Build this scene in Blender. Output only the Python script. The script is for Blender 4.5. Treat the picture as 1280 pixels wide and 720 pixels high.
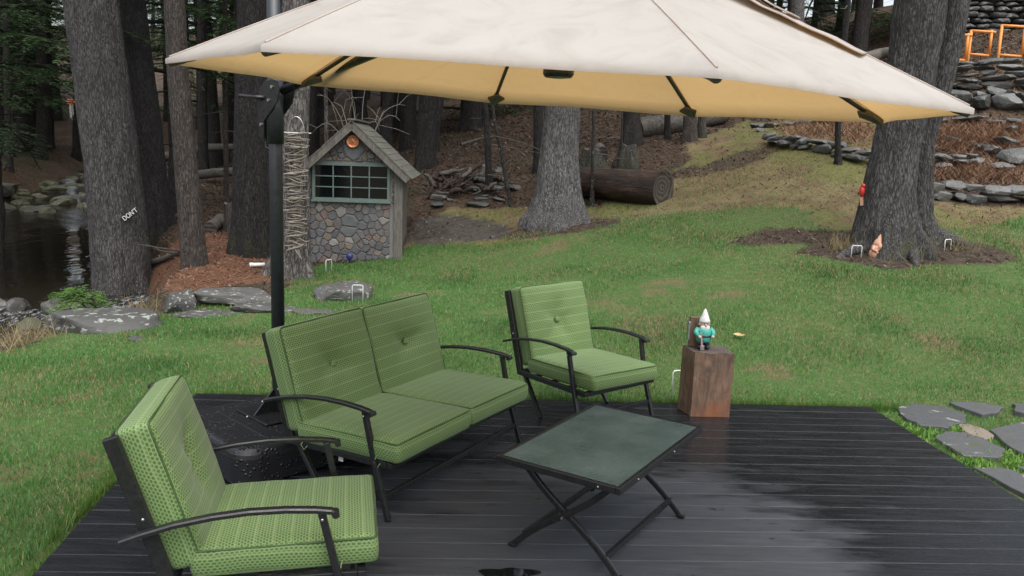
import bpy, bmesh, math, random
import numpy as np
from mathutils import Vector, Matrix
random.seed(7); rng = np.random.default_rng(7)
sc = bpy.context.scene
for o in list(bpy.data.objects): bpy.data.objects.remove(o)
col = sc.collection
R = math.radians

# ------------------------------------------------------------------ camera
F = 1024.0; CAMH = 1.78; YH = 185.0
_p = math.atan((360-YH)/F); _r = R(2.0)
fw = np.array([0, math.cos(_p), -math.sin(_p)]); _r0 = np.array([1., 0, 0]); _u0 = np.array([0, math.sin(_p), math.cos(_p)])
RT = math.cos(_r)*_r0+math.sin(_r)*_u0; UP = -math.sin(_r)*_r0+math.cos(_r)*_u0
CP = np.array([0, 0, CAMH])
cd = bpy.data.cameras.new('camera'); cam = bpy.data.objects.new('camera', cd); col.objects.link(cam)
cd.sensor_width = 36; cd.lens = 36*F/1280; cd.clip_end = 600; cd.clip_start = .05
cam.matrix_world = Matrix(((RT[0], UP[0], -fw[0], 0), (RT[1], UP[1], -fw[1], 0), (RT[2], UP[2], -fw[2], CAMH), (0, 0, 0, 1)))
sc.camera = cam
# ------------------------------------------------------------------ sky, sun, exposure
SUN_EL, SUN_AZ = 68, 25          # soft overcast light from high up behind the right shoulder
w = bpy.data.worlds.new('World'); sc.world = w; w.use_nodes = True
nt = w.node_tree; nt.nodes.clear()
sky = nt.nodes.new('ShaderNodeTexSky'); sky.sky_type = 'NISHITA'; sky.sun_disc = False
sky.sun_elevation = R(SUN_EL); sky.sun_rotation = R(180-SUN_AZ); sky.dust_density = 4; sky.air_density = 1.2; sky.ozone_density = 1
hs = nt.nodes.new('ShaderNodeHueSaturation'); hs.inputs['Saturation'].default_value = .42
bg = nt.nodes.new('ShaderNodeBackground'); bg.inputs[1].default_value = .15
wo = nt.nodes.new('ShaderNodeOutputWorld')
nt.links.new(sky.outputs[0], hs.inputs['Color']); nt.links.new(hs.outputs[0], bg.inputs[0]); nt.links.new(bg.outputs[0], wo.inputs[0])
sl = bpy.data.lights.new('sun', 'SUN'); sl.energy = 1.5; sl.angle = R(85); sl.color = (1, .985, .96)
sun = bpy.data.objects.new('sun', sl); col.objects.link(sun)
_d = Vector((math.sin(R(SUN_AZ))*math.cos(R(SUN_EL)), -math.cos(R(SUN_AZ))*math.cos(R(SUN_EL)), math.sin(R(SUN_EL))))
sun.rotation_euler = _d.to_track_quat('Z', 'Y').to_euler(); sun.location = (3, -4, 12)
sc.view_settings.view_transform = 'Standard'; sc.view_settings.look = 'None'; sc.view_settings.gamma = 1
sc.view_settings.exposure = .85
sc.render.engine = 'CYCLES'
sc.cycles.max_bounces = 6; sc.cycles.diffuse_bounces = 3; sc.cycles.glossy_bounces = 3; sc.cycles.transparent_max_bounces = 4

# ------------------------------------------------------------------ pixel helpers
def ray(x, y): return fw+RT*(x-640)/F-UP*(y-360)/F
def atz(x, y, z=0.):
    d = ray(x, y); return CP+d*(z-CAMH)/d[2]
def aty(x, y, Y):
    d = ray(x, y); return CP+d*Y/d[1]
def proj(P):
    d = np.asarray(P, float)-CP; z = d@fw
    return np.stack([640+F*(d@RT)/z, 360-F*(d@UP)/z], -1), z

# ------------------------------------------------------------------ numpy noise
def _hash(i, j, k, s):
    n = (i.astype(np.int64)*73856093) ^ (j.astype(np.int64)*19349663) ^ (k.astype(np.int64)*83492791) ^ (s*2654435)
    n = (n*1103515245+12345) & 0x7fffffff
    n = ((n >> 13) ^ n)*60493 & 0x7fffffff
    return (n % 100003)/100003.0
def vnoise(P, s=0):
    P = np.asarray(P, float); f = np.floor(P); t = P-f; t = t*t*(3-2*t); i, j, k = f[..., 0], f[..., 1], f[..., 2]
    out = 0
    for a in (0, 1):
        for b in (0, 1):
            for c in (0, 1):
                wgt = (t[..., 0] if a else 1-t[..., 0])*(t[..., 1] if b else 1-t[..., 1])*(t[..., 2] if c else 1-t[..., 2])
                out = out+wgt*_hash(i+a, j+b, k+c, s)
    return out*2-1
def fbm(P, o=3, s=0):
    P = np.asarray(P, float); v = 0; a = 1.
    for q in range(o): v = v+a*vnoise(P*(2**q), s+q*17); a *= .5
    return v/1.75
def n2(x, y, f, s=0, o=2):
    return fbm(np.stack([x*f, y*f, np.full_like(x*1.0, s*7.3)], -1), o, s)

# ------------------------------------------------------------------ objects
def tag(o, label=None, cat=None, group=None, kind=None):
    if label: o['label'] = label
    if cat: o['category'] = cat
    if group: o['group'] = group
    if kind: o['kind'] = kind
    return o
def thing(name, label, cat, loc=(0, 0, 0), rz=0, group=None):
    o = bpy.data.objects.new(name, None); o.empty_display_size = .1; col.objects.link(o)
    o.location = loc; o.rotation_euler = (0, 0, rz); tag(o, label, cat, group); return o
def link(name, me, parent=None, loc=None):
    o = bpy.data.objects.new(name, me); col.objects.link(o)
    if parent is not None: o.parent = parent
    if loc is not None: o.location = loc
    return o
class MB:
    def __init__(s): s.v = []; s.f = []; s.mi = []; s.m = 0
    def add(s, v, f):
        n = len(s.v); s.v += [tuple(map(float, q)) for q in v]; s.f += [tuple(i+n for i in q) for q in f]; s.mi += [s.m]*len(f)
    def box(s, c, d, rot=None, taper=1.):
        c = np.array(c); x, y, z = d[0]/2, d[1]/2, d[2]/2
        v = np.array([(-x, -y, -z), (x, -y, -z), (x, y, -z), (-x, y, -z), (-x*taper, -y*taper, z), (x*taper, -y*taper, z), (x*taper, y*taper, z), (-x*taper, y*taper, z)])
        if rot is not None: v = v@np.array(rot).T
        s.add(v+c, [(0, 3, 2, 1), (4, 5, 6, 7), (0, 1, 5, 4), (1, 2, 6, 5), (2, 3, 7, 6), (3, 0, 4, 7)])
    def bar(s, p, q, wd, h, up=(0, 0, 1)):
        p, q = np.array(p, float), np.array(q, float); a = q-p; L = np.linalg.norm(a); a = a/L
        u = np.array(up, float); x = np.cross(a, u); x /= np.linalg.norm(x); y = np.cross(x, a)
        s.box((p+q)/2, (wd, h, L), np.stack([x, y, a], 1))
    def tube(s, path, rad, n=8, cap=True):
        path = np.array(path, float); m = len(path); rad = np.broadcast_to(np.asarray(rad, float), (m,))
        T = np.gradient(path, axis=0) if m > 2 else np.array([path[1]-path[0]]*2)
        T /= np.linalg.norm(T, axis=1)[:, None]+1e-12
        u = np.array([0, 0, 1.]) if abs(T[0][2]) < .9 else np.array([1., 0, 0]); v = []
        for i in range(m):
            x = np.cross(u, T[i]); x /= np.linalg.norm(x)+1e-12; y = np.cross(T[i], x); u = y
            u = y if abs(np.dot(y, T[i])) < .9 else u
            for k in range(n):
                a = 2*math.pi*k/n; v.append(path[i]+rad[i]*(math.cos(a)*x+math.sin(a)*y))
            u = np.cross(T[i], np.cross(np.cross(T[i], x), T[i])) if False else y
        f = [(i*n+k, i*n+(k+1) % n, (i+1)*n+(k+1) % n, (i+1)*n+k) for i in range(m-1) for k in range(n)]
        if cap: f += [tuple(range(n))[::-1], tuple((m-1)*n+k for k in range(n))]
        s.add(v, f)
    def strip(s, path, wd, th, side=(1, 0, 0)):   # flat bar swept along a path, width along side
        path = np.array(path, float); m = len(path); T = np.gradient(path, axis=0); T /= np.linalg.norm(T, axis=1)[:, None]
        sd = np.array(side, float); v = []
        wd = np.broadcast_to(np.asarray(wd, float), (m,))
        for i in range(m):
            nn = np.cross(sd, T[i]); nn /= np.linalg.norm(nn)
            c = .25*th
            for a, b in ((-.5, -.5), (.5, -.5), (.5, .2), (.36, .5), (-.36, .5), (-.5, .2)): v.append(path[i]+sd*a*wd[i]+nn*b*th)
        f = [(i*6+k, i*6+(k+1) % 6, (i+1)*6+(k+1) % 6, (i+1)*6+k) for i in range(m-1) for k in range(6)]
        f += [tuple(range(6))[::-1], tuple((m-1)*6+k for k in range(6))]
        s.add(v, f)
    def lathe(s, prof, n=16, c=(0, 0, 0)):
        v = []; m = len(prof); c = np.array(c, float)
        for r, z in prof:
            for k in range(n): a = 2*math.pi*k/n; v.append(c+(r*math.cos(a), r*math.sin(a), z))
        f = [(i*n+k, i*n+(k+1) % n, (i+1)*n+(k+1) % n, (i+1)*n+k) for i in range(m-1) for k in range(n)]
        f += [tuple(range(n))[::-1], tuple((m-1)*n+k for k in range(n))]
        s.add(v, f)
    def prism(s, poly, z0, z1):
        n = len(poly); s.add([(x, y, z0) for x, y in poly]+[(x, y, z1) for x, y in poly],
            [tuple(range(n))[::-1], tuple(range(n, 2*n))]+[(k, (k+1) % n, n+(k+1) % n, n+k) for k in range(n)])
    def ball(s, c, r, n=10, m=7):
        r = np.broadcast_to(np.asarray(r, float), (3,))
        base = len(s.v); v = [(0, 0, -1)]
        for i in range(1, m):
            z = -math.cos(math.pi*i/m); q = math.sin(math.pi*i/m)
            v += [(q*math.cos(2*math.pi*k/n), q*math.sin(2*math.pi*k/n), z) for k in range(n)]
        v.append((0, 0, 1)); f = []
        for k in range(n):
            f.append((0, 1+(k+1) % n, 1+k)); f.append((len(v)-1, len(v)-1-n+k, len(v)-1-n+(k+1) % n))
        for i in range(m-2):
            for k in range(n): f.append((1+i*n+k, 1+i*n+(k+1) % n, 1+(i+1)*n+(k+1) % n, 1+(i+1)*n+k))
        s.add(np.array(v)*r+np.array(c), f)
    def mesh(s, name, mats, smooth=False, off=(0, 0, 0)):
        me = bpy.data.meshes.new(name)
        me.from_pydata([(x-off[0], y-off[1], z-off[2]) for x, y, z in s.v], [], s.f)
        for m in (mats if isinstance(mats, (list, tuple)) else [mats]): me.materials.append(m)
        if max(s.mi, default=0): me.polygons.foreach_set('material_index', s.mi)
        if smooth: me.polygons.foreach_set('use_smooth', [True]*len(s.f))
        me.update(); return me
    def build(s, name, mats, parent=None, smooth=False, world=False, bevel=0):
        off = tuple(parent.location) if (world and parent is not None) else (0, 0, 0)
        me = s.mesh(name, mats, smooth, off)
        if bevel: bevel_mesh(me, bevel)
        return link(name, me, parent)
def bevel_mesh(me, wd, seg=2, ang=30):
    bm = bmesh.new(); bm.from_mesh(me)
    bmesh.ops.recalc_face_normals(bm, faces=bm.faces)
    es = [e for e in bm.edges if len(e.link_faces) == 2 and e.calc_face_angle(0) > R(ang)]
    bmesh.ops.bevel(bm, geom=es, offset=wd, segments=seg, profile=.5, affect='EDGES', clamp_overlap=True)
    bm.to_mesh(me); bm.free()
def np_mesh(name, V, Q, mats, smooth=False):
    """V (n,3), Q (m,3|4) numpy -> mesh"""
    me = bpy.data.meshes.new(name); k = Q.shape[1]
    me.vertices.add(len(V)); me.vertices.foreach_set('co', np.ascontiguousarray(V, np.float32).ravel())
    me.loops.add(Q.size); me.loops.foreach_set('vertex_index', np.ascontiguousarray(Q, np.int32).ravel())
    me.polygons.add(len(Q)); me.polygons.foreach_set('loop_start', np.arange(0, Q.size, k, dtype=np.int32))
    me.polygons.foreach_set('loop_total', np.full(len(Q), k, np.int32))
    if smooth: me.polygons.foreach_set('use_smooth', np.ones(len(Q), bool))
    for m in (mats if isinstance(mats, (list, tuple)) else [mats]): me.materials.append(m)
    me.update(calc_edges=True); return me
def set_col(me, name, C):
    a = me.attributes.new(name, 'FLOAT_COLOR', 'POINT'); C = np.asarray(C, np.float32)
    if C.shape[1] == 3: C = np.concatenate([C, np.ones((len(C), 1), np.float32)], 1)
    a.data.foreach_set('color', np.ascontiguousarray(C).ravel())

# ------------------------------------------------------------------ materials
class NT:
    def __init__(s, name):
        s.m = bpy.data.materials.new(name); s.m.use_nodes = True; s.t = s.m.node_tree; s.t.nodes.clear()
        s.out = s.t.nodes.new('ShaderNodeOutputMaterial')
    def n(s, typ, ins=None, **kw):
        nd = s.t.nodes.new('ShaderNode'+typ)
        for k, v in kw.items(): setattr(nd, k, v)
        for k, v in (ins or {}).items(): s.set(nd.inputs[k], v)
        return nd
    def set(s, sock, v):
        if isinstance(v, bpy.types.NodeSocket): s.t.links.new(v, sock)
        elif isinstance(v, bpy.types.Node): s.t.links.new(v.outputs[0], sock)
        else:
            if sock.type == 'RGBA' and len(v) == 3: v = (*v, 1)
            sock.default_value = v
    def coord(s, kind='Object', scale=(1, 1, 1), loc=(0, 0, 0)):
        c = s.n('TexCoord'); mp = s.n('Mapping', {'Vector': c.outputs[kind], 'Scale': scale, 'Location': loc}); return mp.outputs[0]
    def noise(s, v, scale, detail=4, rough=.55, dist=0): return s.n('TexNoise', {'Vector': v, 'Scale': scale, 'Detail': detail, 'Roughness': rough, 'Distortion': dist}).outputs[0]
    def ramp(s, f, stops):
        r = s.n('ValToRGB', {'Fac': f}); e = r.color_ramp.elements
        while len(e) < len(stops): e.new(.5)
        for el, (p, c) in zip(e, stops): el.position = p; el.color = (*c, 1) if len(c) == 3 else c
        return r.outputs[0]
    def rng(s, f, a, b, c=0., d=1.): return s.n('MapRange', {'Value': f, 'From Min': a, 'From Max': b, 'To Min': c, 'To Max': d}).outputs[0]
    def mix(s, f, a, b, mode='MIX'):
        m = s.n('Mix', data_type='RGBA', blend_type=mode); s.set(m.inputs[0], f); s.set(m.inputs[6], a); s.set(m.inputs[7], b); return m.outputs[2]
    def math(s, op, a, b=0., c=0.):
        m = s.n('Math', operation=op); s.set(m.inputs[0], a); s.set(m.inputs[1], b); s.set(m.inputs[2], c); return m.outputs[0]
    def bump(s, h, st=.5, dist=.02, nrm=None):
        i = {'Height': h, 'Strength': st, 'Distance': dist}
        if nrm is not None: i['Normal'] = nrm
        return s.n('Bump', i).outputs[0]
    def pbr(s, colr, rough=.6, nrm=None, spec=.5, metal=0., **kw):
        i = {'Base Color': colr, 'Roughness': rough, 'Specular IOR Level': spec, 'Metallic': metal}
        if nrm is not None: i['Normal'] = nrm
        i.update(kw); b = s.n('BsdfPrincipled', i); s.t.links.new(b.outputs[0], s.out.inputs[0]); s.b = b; return s.m
    def randobj(s): return s.n('ObjectInfo').outputs['Random']

def m_simple(name, c, rough=.5, var=.15, scale=30, metal=0, bump=.1, spec=.5):
    N = NT(name); v = N.coord(); f = N.noise(v, scale)
    c = np.array(c); cc = N.ramp(f, [(.3, tuple(c*(1-var))), (.7, tuple(np.minimum(c*(1+var), 1)))])
    return N.pbr(cc, N.rng(f, .3, .7, max(rough-.08, .02), rough+.08), N.bump(f, bump, .003), spec, metal)
def m_bark(name, dark, light, lichen=.0, moss=.0, vs=1., wet=.75):
    N = NT(name); v = N.coord('Object', (1, 1, .22))
    vw = N.n('VectorMath', {0: v, 1: N.n('VectorMath', {0: N.n('TexNoise', {'Vector': v, 'Scale': 14*vs, 'Detail': 4}).outputs[1], 'Scale': .10/vs}, operation='SCALE').outputs[0]}, operation='ADD').outputs[0]
    vo = N.n('TexVoronoi', {'Vector': vw, 'Scale': 34*vs}, feature='DISTANCE_TO_EDGE')
    h = N.rng(vo.outputs['Distance'], 0, .28); fine = N.noise(N.coord('Object', (1, 1, .55)), 85*vs, 6, .75); mid = N.noise(N.coord('Object', (1, 1, .3)), 11*vs, 4, .6)
    flake = N.noise(N.coord('Object', (1, 1, .16)), 46*vs, 5, .7, .6); hh = N.math('ADD', N.math('MULTIPLY', h, .22), N.math('ADD', N.math('MULTIPLY', fine, .4), N.math('ADD', N.math('MULTIPLY', flake, .55), N.math('MULTIPLY', mid, .3))))
    c = N.ramp(hh, [(.56, tuple(np.array(dark)*.35)), (.68, dark), (.86, light)])
    big = N.noise(N.coord(), 1.3, 3); c = N.mix(N.rng(big, .35, .7, 0, .5), c, tuple(np.array(dark)*.75))
    if lichen:
        l = N.noise(N.coord('Object', (1, 1, .6)), 52, 4, .7); g = N.noise(N.coord(), 2.1, 3); c = N.mix(N.math('MULTIPLY', N.rng(l, .67-lichen*.1, .72-lichen*.1), N.rng(g, .4, .6, .15, 1)), c, (.36, .38, .33))
    if moss:
        z = N.n('SeparateXYZ', {0: N.n('TexCoord').outputs['Object']}).outputs[2]
        g = N.math('ADD', N.noise(N.coord(), 7, 6, .65), N.rng(z, 0, 1.3, .13*moss, -.25)); c = N.mix(N.rng(g, .56, .78, 0, .75), c, (.055, .065, .025))
    return N.pbr(c, N.rng(fine, .3, .7, wet-.12, wet+.1), N.bump(hh, 1., .055), .3)
M = {}
M['bark_grey'] = m_bark('bark_grey', (.066, .059, .057), (.185, .172, .168), lichen=.5)
M['bark_big'] = m_bark('bark_big', (.054, .049, .048), (.165, .155, .153), lichen=.35, moss=1.1)
M['bark_dark'] = m_bark('bark_dark', (.021, .018, .0175), (.055, .050, .048), lichen=.15, moss=.8)
M['bark_brown'] = m_bark('bark_brown', (.058, .047, .039), (.13, .108, .094), lichen=.1)
M['bark_pale'] = m_bark('bark_pale', (.085, .072, .064), (.30, .28, .265), lichen=.6, vs=.8)
M['bark_mid'] = m_bark('bark_mid', (.10, .092, .09), (.30, .285, .28), lichen=.3, vs=1.3)
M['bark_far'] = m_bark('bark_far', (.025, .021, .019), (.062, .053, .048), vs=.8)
M['bark_moss'] = m_bark('bark_moss', (.06, .055, .045), (.15, .14, .12), lichen=.5, moss=1.3)
M['sapling'] = m_bark('sapling', (.03, .026, .022), (.09, .08, .07), lichen=1.0, vs=1.6)
M['black_metal'] = m_simple('black_metal', (.014, .014, .015), .32, .2, 60, 0, .15)
M['pole_metal'] = m_simple('pole_metal', (.022, .026, .031), .38, .2, 30, 0, .1)
M['steel'] = m_simple('steel', (.45, .45, .45), .3, .1, 50, .9)
M['white_wire'] = m_simple('white_wire', (.72, .74, .72), .4, .1)
M['orange'] = m_simple('orange', (.75, .28, .06), .5, .15, 20)
M['terracotta'] = m_simple('terracotta', (.55, .30, .20), .75, .25, 30, 0, .3)
M['copper'] = m_simple('copper', (.72, .27, .12), .35, .25, 40, .55, .4)
M['green_frame'] = m_simple('green_frame', (.115, .155, .138), .6, .15, 25)
M['mortar'] = m_simple('mortar', (.21, .20, .19), .9, .2, 40, 0, .6)
M['tag_white'] = m_simple('tag_white', (.75, .75, .73), .6, .05)
M['dark_inside'] = m_simple('dark_inside', (.02, .02, .02), .9)
M['plastic_black'] = None
def mk():
    # umbrella base tank: black plastic with rain drops
    N = NT('wet_plastic'); v = N.coord(); vo = N.n('TexVoronoi', {'Vector': v, 'Scale': 46, 'Randomness': 1.}); 
    gate = N.rng(N.noise(v, 13, 2), .45, .52); d = N.math('MULTIPLY', N.rng(vo.outputs['Distance'], .42, .1), gate)
    M['plastic_black'] = N.pbr((.012, .012, .014), N.rng(d, 0, .3, .42, .06), N.bump(d, .9, .006), .5)
    # glass panes of the shed
    N = NT('pane_glass'); M['pane'] = N.pbr((.004, .006, .006), .06, N.bump(N.noise(N.coord(), 4, 2), .15, .01), .6)
    # obscure glass table top
    N = NT('obscure_glass'); v = N.coord(); h = N.noise(v, 55, 3, .6, .8); f2 = N.noise(v, 6, 3)
    M['obscure'] = N.pbr(N.ramp(f2, [(.3, (.066, .10, .093)), (.75, (.115, .16, .15))]), N.rng(f2, .3, .7, .26, .42), N.bump(h, .8, .005), .6)
    # wood planks painted black, wet where the umbrella does not cover
    N = NT('black_planks'); tc = N.n('TexCoord'); g = N.n('NewGeometry').outputs['Position']
    v = N.n('Mapping', {'Vector': g, 'Scale': (1.2, 16, 16)}).outputs[0]
    grain = N.noise(v, 3, 6, .65, .4); patch = N.noise(N.n('Mapping', {'Vector': g, 'Scale': (.8, 2.6, 1)}).outputs[0], 1.6, 5, .62)
    ds = N.n('VectorMath', {0: N.n('VectorMath', {0: g, 1: (-.32, -3.15, 0)}, operation='ADD').outputs[0], 1: (.62, .60, 0)}, operation='MULTIPLY').outputs[0]
    dist = N.n('VectorMath', {0: ds}, operation='LENGTH').outputs['Value']
    wet = N.rng(N.math('ADD', dist, N.math('MULTIPLY', N.math('SUBTRACT', patch, .5), 1.7)), .68, 1.0)
    spots = N.rng(N.noise(N.n('Mapping', {'Vector': g, 'Scale': (1.2, 3.2, 1)}).outputs[0], 3.4, 5, .7), .63, .68)
    wet = N.math('MAXIMUM', wet, N.math('MULTIPLY', spots, .9))
    film = N.rng(N.math('ADD', N.math('MULTIPLY', grain, .6), N.math('MULTIPLY', N.noise(N.n('Mapping', {'Vector': g, 'Scale': (1.5, 9, 1)}).outputs[0], 2.2, 4), .6)), .5, .72)
    dry = N.mix(N.rng(grain, .35, .7), (.040, .043, .050), (.066, .071, .082))
    r = N.randobj(); dry = N.mix(N.math('MULTIPLY', r, .4), dry, (.028, .03, .034))
    c = N.mix(wet, dry, (.011, .0118, .0138))
    speck = N.rng(N.noise(N.n('Mapping', {'Vector': g, 'Scale': (1, 2, 1)}).outputs[0], 42, 2, .5), .76, .8); c = N.mix(N.math('MULTIPLY', speck, .5), c, (.3, .3, .3))
    rg = N.math('ADD', N.math('MULTIPLY', wet, N.rng(film, 0, 1, -.43, -.14)), .55)
    M['plank'] = N.pbr(c, rg, N.bump(grain, .35, .004), .5)
    # canopy cloth: thin, lets light through
    N = NT('canopy_cloth'); v = N.coord('Object'); weave = N.noise(v, 240, 2); st = N.noise(v, 5, 6, .7, 1.2)
    c = N.ramp(st, [(.28, (.41, .385, .355)), (.5, (.495, .468, .435)), (.75, (.53, .503, .468))])
    df = N.n('BsdfPrincipled', {'Base Color': c, 'Roughness': .62, 'Normal': N.bump(weave, .2, .002), 'Specular IOR Level': .35})
    tr = N.n('BsdfTranslucent', {'Color': (.80, .50, .20)})
    mx = N.n('MixShader', {0: .34, 1: df.outputs[0], 2: tr.outputs[0]}); N.t.links.new(mx.outputs[0], N.out.inputs[0]); M['canopy'] = N.m
    N = NT('pocket_cloth'); M['pocket'] = N.pbr((.12, .108, .094), .75)
    # green woven cushion fabric, uv in metres
    def fabric(nm):
        N = NT(nm); uv = N.n('UVMap').outputs[0]; x = N.n('SeparateXYZ', {0: uv}); U, V = x.outputs[0], x.outputs[1]
        ph, pw = .0105, .0165
        row = N.math('FLOOR', N.math('DIVIDE', V, ph)); fy = N.math('SUBTRACT', N.math('FRACT', N.math('DIVIDE', V, ph)), .5)
        uo = N.math('ADD', N.math('DIVIDE', U, pw), N.math('MULTIPLY', row, .5)); fx = N.math('SUBTRACT', N.math('FRACT', uo), .5)
        d = N.math('SQRT', N.math('ADD', N.math('MULTIPLY', N.math('MULTIPLY', fx, fx), 1.15), N.math('MULTIPLY', N.math('MULTIPLY', fy, fy), 1.0)))
        m = N.rng(d, .30, .50)
        nz = N.noise(N.coord(), 3, 3); dk = N.mix(nz, (.056, .118, .032), (.07, .132, .038)); lt = N.mix(nz, (.165, .25, .088), (.20, .28, .108))
        c = N.mix(m, dk, lt)
        ln = N.math('LESS_THAN', N.math('FRACT', N.math('DIVIDE', V, ph*6)), .10); c = N.mix(N.math('MULTIPLY', ln, .5), c, (.25, .32, .14))
        th = N.noise(uv, 900, 2)
        return N.pbr(c, .62, N.bump(N.math('ADD', m, N.math('MULTIPLY', th, .6)), .25, .0015), .3, **{'Sheen Weight': .15})
    M['fabric'] = fabric('green_fabric')
    M['piping'] = m_simple('green_piping', (.05, .085, .025), .7, .3, 60)
    # stones
    def stone(nm, stops, lich=.0, wet=.55, sc_=1.):
        N = NT(nm); v = N.coord('Object'); r = N.randobj(); base = N.ramp(r, stops)
        v2 = N.n('VectorMath', {0: v, 1: N.n('CombineXYZ', {0: N.math('MULTIPLY', r, 37), 1: N.math('MULTIPLY', r, 91)}).outputs[0]}, operation='ADD').outputs[0]
        f = N.noise(v2, 14*sc_, 6, .65); c = N.mix(N.rng(f, .3, .75, 0, .65), base, (.06, .06, .06), 'MULTIPLY') if False else N.mix(N.rng(f, .35, .7, .0, .5), base, N.mix(.5, base, (.05, .05, .05)))
        if lich: l = N.noise(v2, 9*sc_, 3, .55); c = N.mix(N.rng(l, .66-lich*.1, .69-lich*.1), c, (.27, .29, .25)); g = N.noise(v2, 4, 3); c = N.mix(N.rng(g, .6, .7, 0, .5), c, (.06, .08, .03))
        return N.pbr(c, N.rng(f, .3, .7, wet-.15, wet+.15), N.bump(f, .6, .015), .45)
    M['shed_stone'] = stone('shed_stone', [(0, (.085, .085, .095)), (.3, (.15, .148, .145)), (.5, (.115, .10, .10)), (.62, (.19, .15, .115)), (.74, (.11, .115, .125)), (.86, (.17, .10, .085)), (.93, (.20, .19, .17)), (1, (.30, .285, .26))], 0, .75)
    M['slab_stone'] = stone('slab_stone', [(0, (.11, .115, .115)), (1, (.13, .135, .135))], 0, .7)
    M['wall_stone'] = stone('wall_stone', [(0, (.07, .073, .07)), (.4, (.11, .11, .107)), (.7, (.15, .15, .143)), (1, (.10, .093, .086))], .3, .42)
    M['boulder'] = stone('boulder', [(0, (.055, .053, .05)), (1, (.09, .087, .082))], .6, .6, .6)
    M['wet_rock'] = stone('wet_rock', [(0, (.07, .065, .06)), (1, (.12, .115, .1))], .1, .3)
    M['moss_rock'] = stone('moss_rock', [(0, (.075, .085, .035)), (.5, (.06, .06, .05)), (1, (.10, .10, .05))], .1, .7)
    M['flag'] = stone('flagstone', [(0, (.068, .072, .076)), (.5, (.09, .09, .094)), (1, (.08, .083, .08))], .02, .45, .7)
    M['flag_brown'] = stone('flagstone_brown', [(0, (.22, .175, .14)), (1, (.22, .175, .14))], .05, .6, .7)
    # weathered wood
    N = NT('weathered_wood'); v = N.coord('Object', (9, 9, 1.3)); g = N.noise(v, 5, 6, .65); M['weathered'] = N.pbr(N.ramp(g, [(.3, (.075, .066, .055)), (.7, (.19, .175, .155))]), .8, N.bump(g, .6, .01), .3)
    N = NT('shingle_wood'); v = N.coord('Object', (2, 9, 9)); r = N.randobj(); g = N.noise(v, 6, 6, .65); c = N.ramp(g, [(.3, (.085, .08, .068)), (.7, (.23, .22, .19))])
    c = N.mix(N.math('MULTIPLY', r, .5), c, (.07, .08, .05)); M['shingle'] = N.pbr(c, .8, N.bump(g, .6, .008), .3)
    # stump block: rough sawn wet wood
    N = NT('stump_wood'); v = N.coord('Object', (9, 9, 1.6)); g = N.noise(v, 2.2, 6, .6, 1.4); b = N.noise(N.coord(), 6, 5, .6, 1)
    c = N.ramp(g, [(.25, (.055, .04, .032)), (.5, (.17, .105, .07)), (.75, (.27, .18, .125))]); c = N.mix(N.rng(b, .45, .65, 0, .85), c, (.075, .06, .052))
    c = N.mix(N.rng(N.noise(N.coord(), 3.1, 3), .5, .65, 0, .6), c, (.30, .105, .045)); M['stump'] = N.pbr(c, .6, N.bump(g, .5, .012), .35)
    N = NT('end_grain'); v = N.coord(); s = N.n('TexWave', {'Vector': v, 'Scale': 14, 'Distortion': 3, 'Detail': 3}, wave_type='RINGS', rings_direction='Z'); M['endgrain'] = N.pbr(N.ramp(s.outputs[0], [(.2, (.06, .05, .043)), (.8, (.12, .098, .082))]), .5, N.bump(s.outputs[0], .3, .004))
    N = NT('log_end'); v = N.coord(); s = N.n('TexWave', {'Vector': v, 'Scale': 4, 'Distortion': 9, 'Detail': 5}, wave_type='RINGS', rings_direction='X'); M['logend'] = N.pbr(N.ramp(s.outputs[0], [(.2, (.025, .02, .017)), (.8, (.07, .055, .042))]), .75, N.bump(s.outputs[0], .4, .01))
    N = NT('log_bark'); v = N.coord('Object', (1, 6, 6)); g = N.noise(v, 3.2, 6, .65, .6); z = N.noise(N.coord('Object', (1, 2, 2)), 2.3, 4)
    c = N.ramp(g, [(.3, (.014, .010, .008)), (.55, (.055, .034, .023)), (.8, (.16, .10, .065))]); c = N.mix(N.rng(z, .5, .62), c, (.028, .022, .019)); M['log'] = N.pbr(c, .6, N.bump(g, .9, .04), .35)
    N = NT('dead_wood'); g = N.noise(N.coord('Object', (4, 4, 4)), 4, 5); M['dead'] = N.pbr(N.ramp(g, [(.3, (.045, .04, .034)), (.7, (.14, .125, .105))]), .8, N.bump(g, .6, .02), .3)
    N = NT('mossy_log'); g = N.noise(N.coord(), 5, 5); M['mosslog'] = N.pbr(N.ramp(g, [(.3, (.03, .028, .02)), (.5, (.075, .07, .045)), (.7, (.10, .11, .05))]), .75, N.bump(g, .6, .03), .3)
    N = NT('driftwood'); r = N.randobj(); g = N.noise(N.coord('Object', (5, 30, 30)), 3, 4); c = N.mix(r, (.10, .08, .06), (.27, .24, .20)); c = N.mix(N.rng(g, .3, .7, 0, .5), c, (.12, .095, .075)); M['drift'] = N.pbr(c, .8, N.bump(g, .5, .004), .3)
    # foliage
    def leaf(nm, a, b, tr=.25):
        N = NT(nm); f = N.noise(N.coord('Object'), 1.1, 3); r = N.randobj(); c = N.mix(N.rng(f, .35, .68), a, b); c = N.mix(N.math('MULTIPLY', r, .35), c, tuple(np.array(a)*.7))
        d = N.n('BsdfPrincipled', {'Base Color': c, 'Roughness': .6, 'Specular IOR Level': .3}); t = N.n('BsdfTranslucent', {'Color': c})
        mx = N.n('MixShader', {0: tr, 1: d.outputs[0], 2: t.outputs[0]}); N.t.links.new(mx.outputs[0], N.out.inputs[0]); return N.m
    M['hemlock'] = leaf('hemlock_needles', (.042, .080, .032), (.09, .15, .055))
    M['pine'] = leaf('pine_needles', (.035, .06, .03), (.07, .11, .05))
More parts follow.
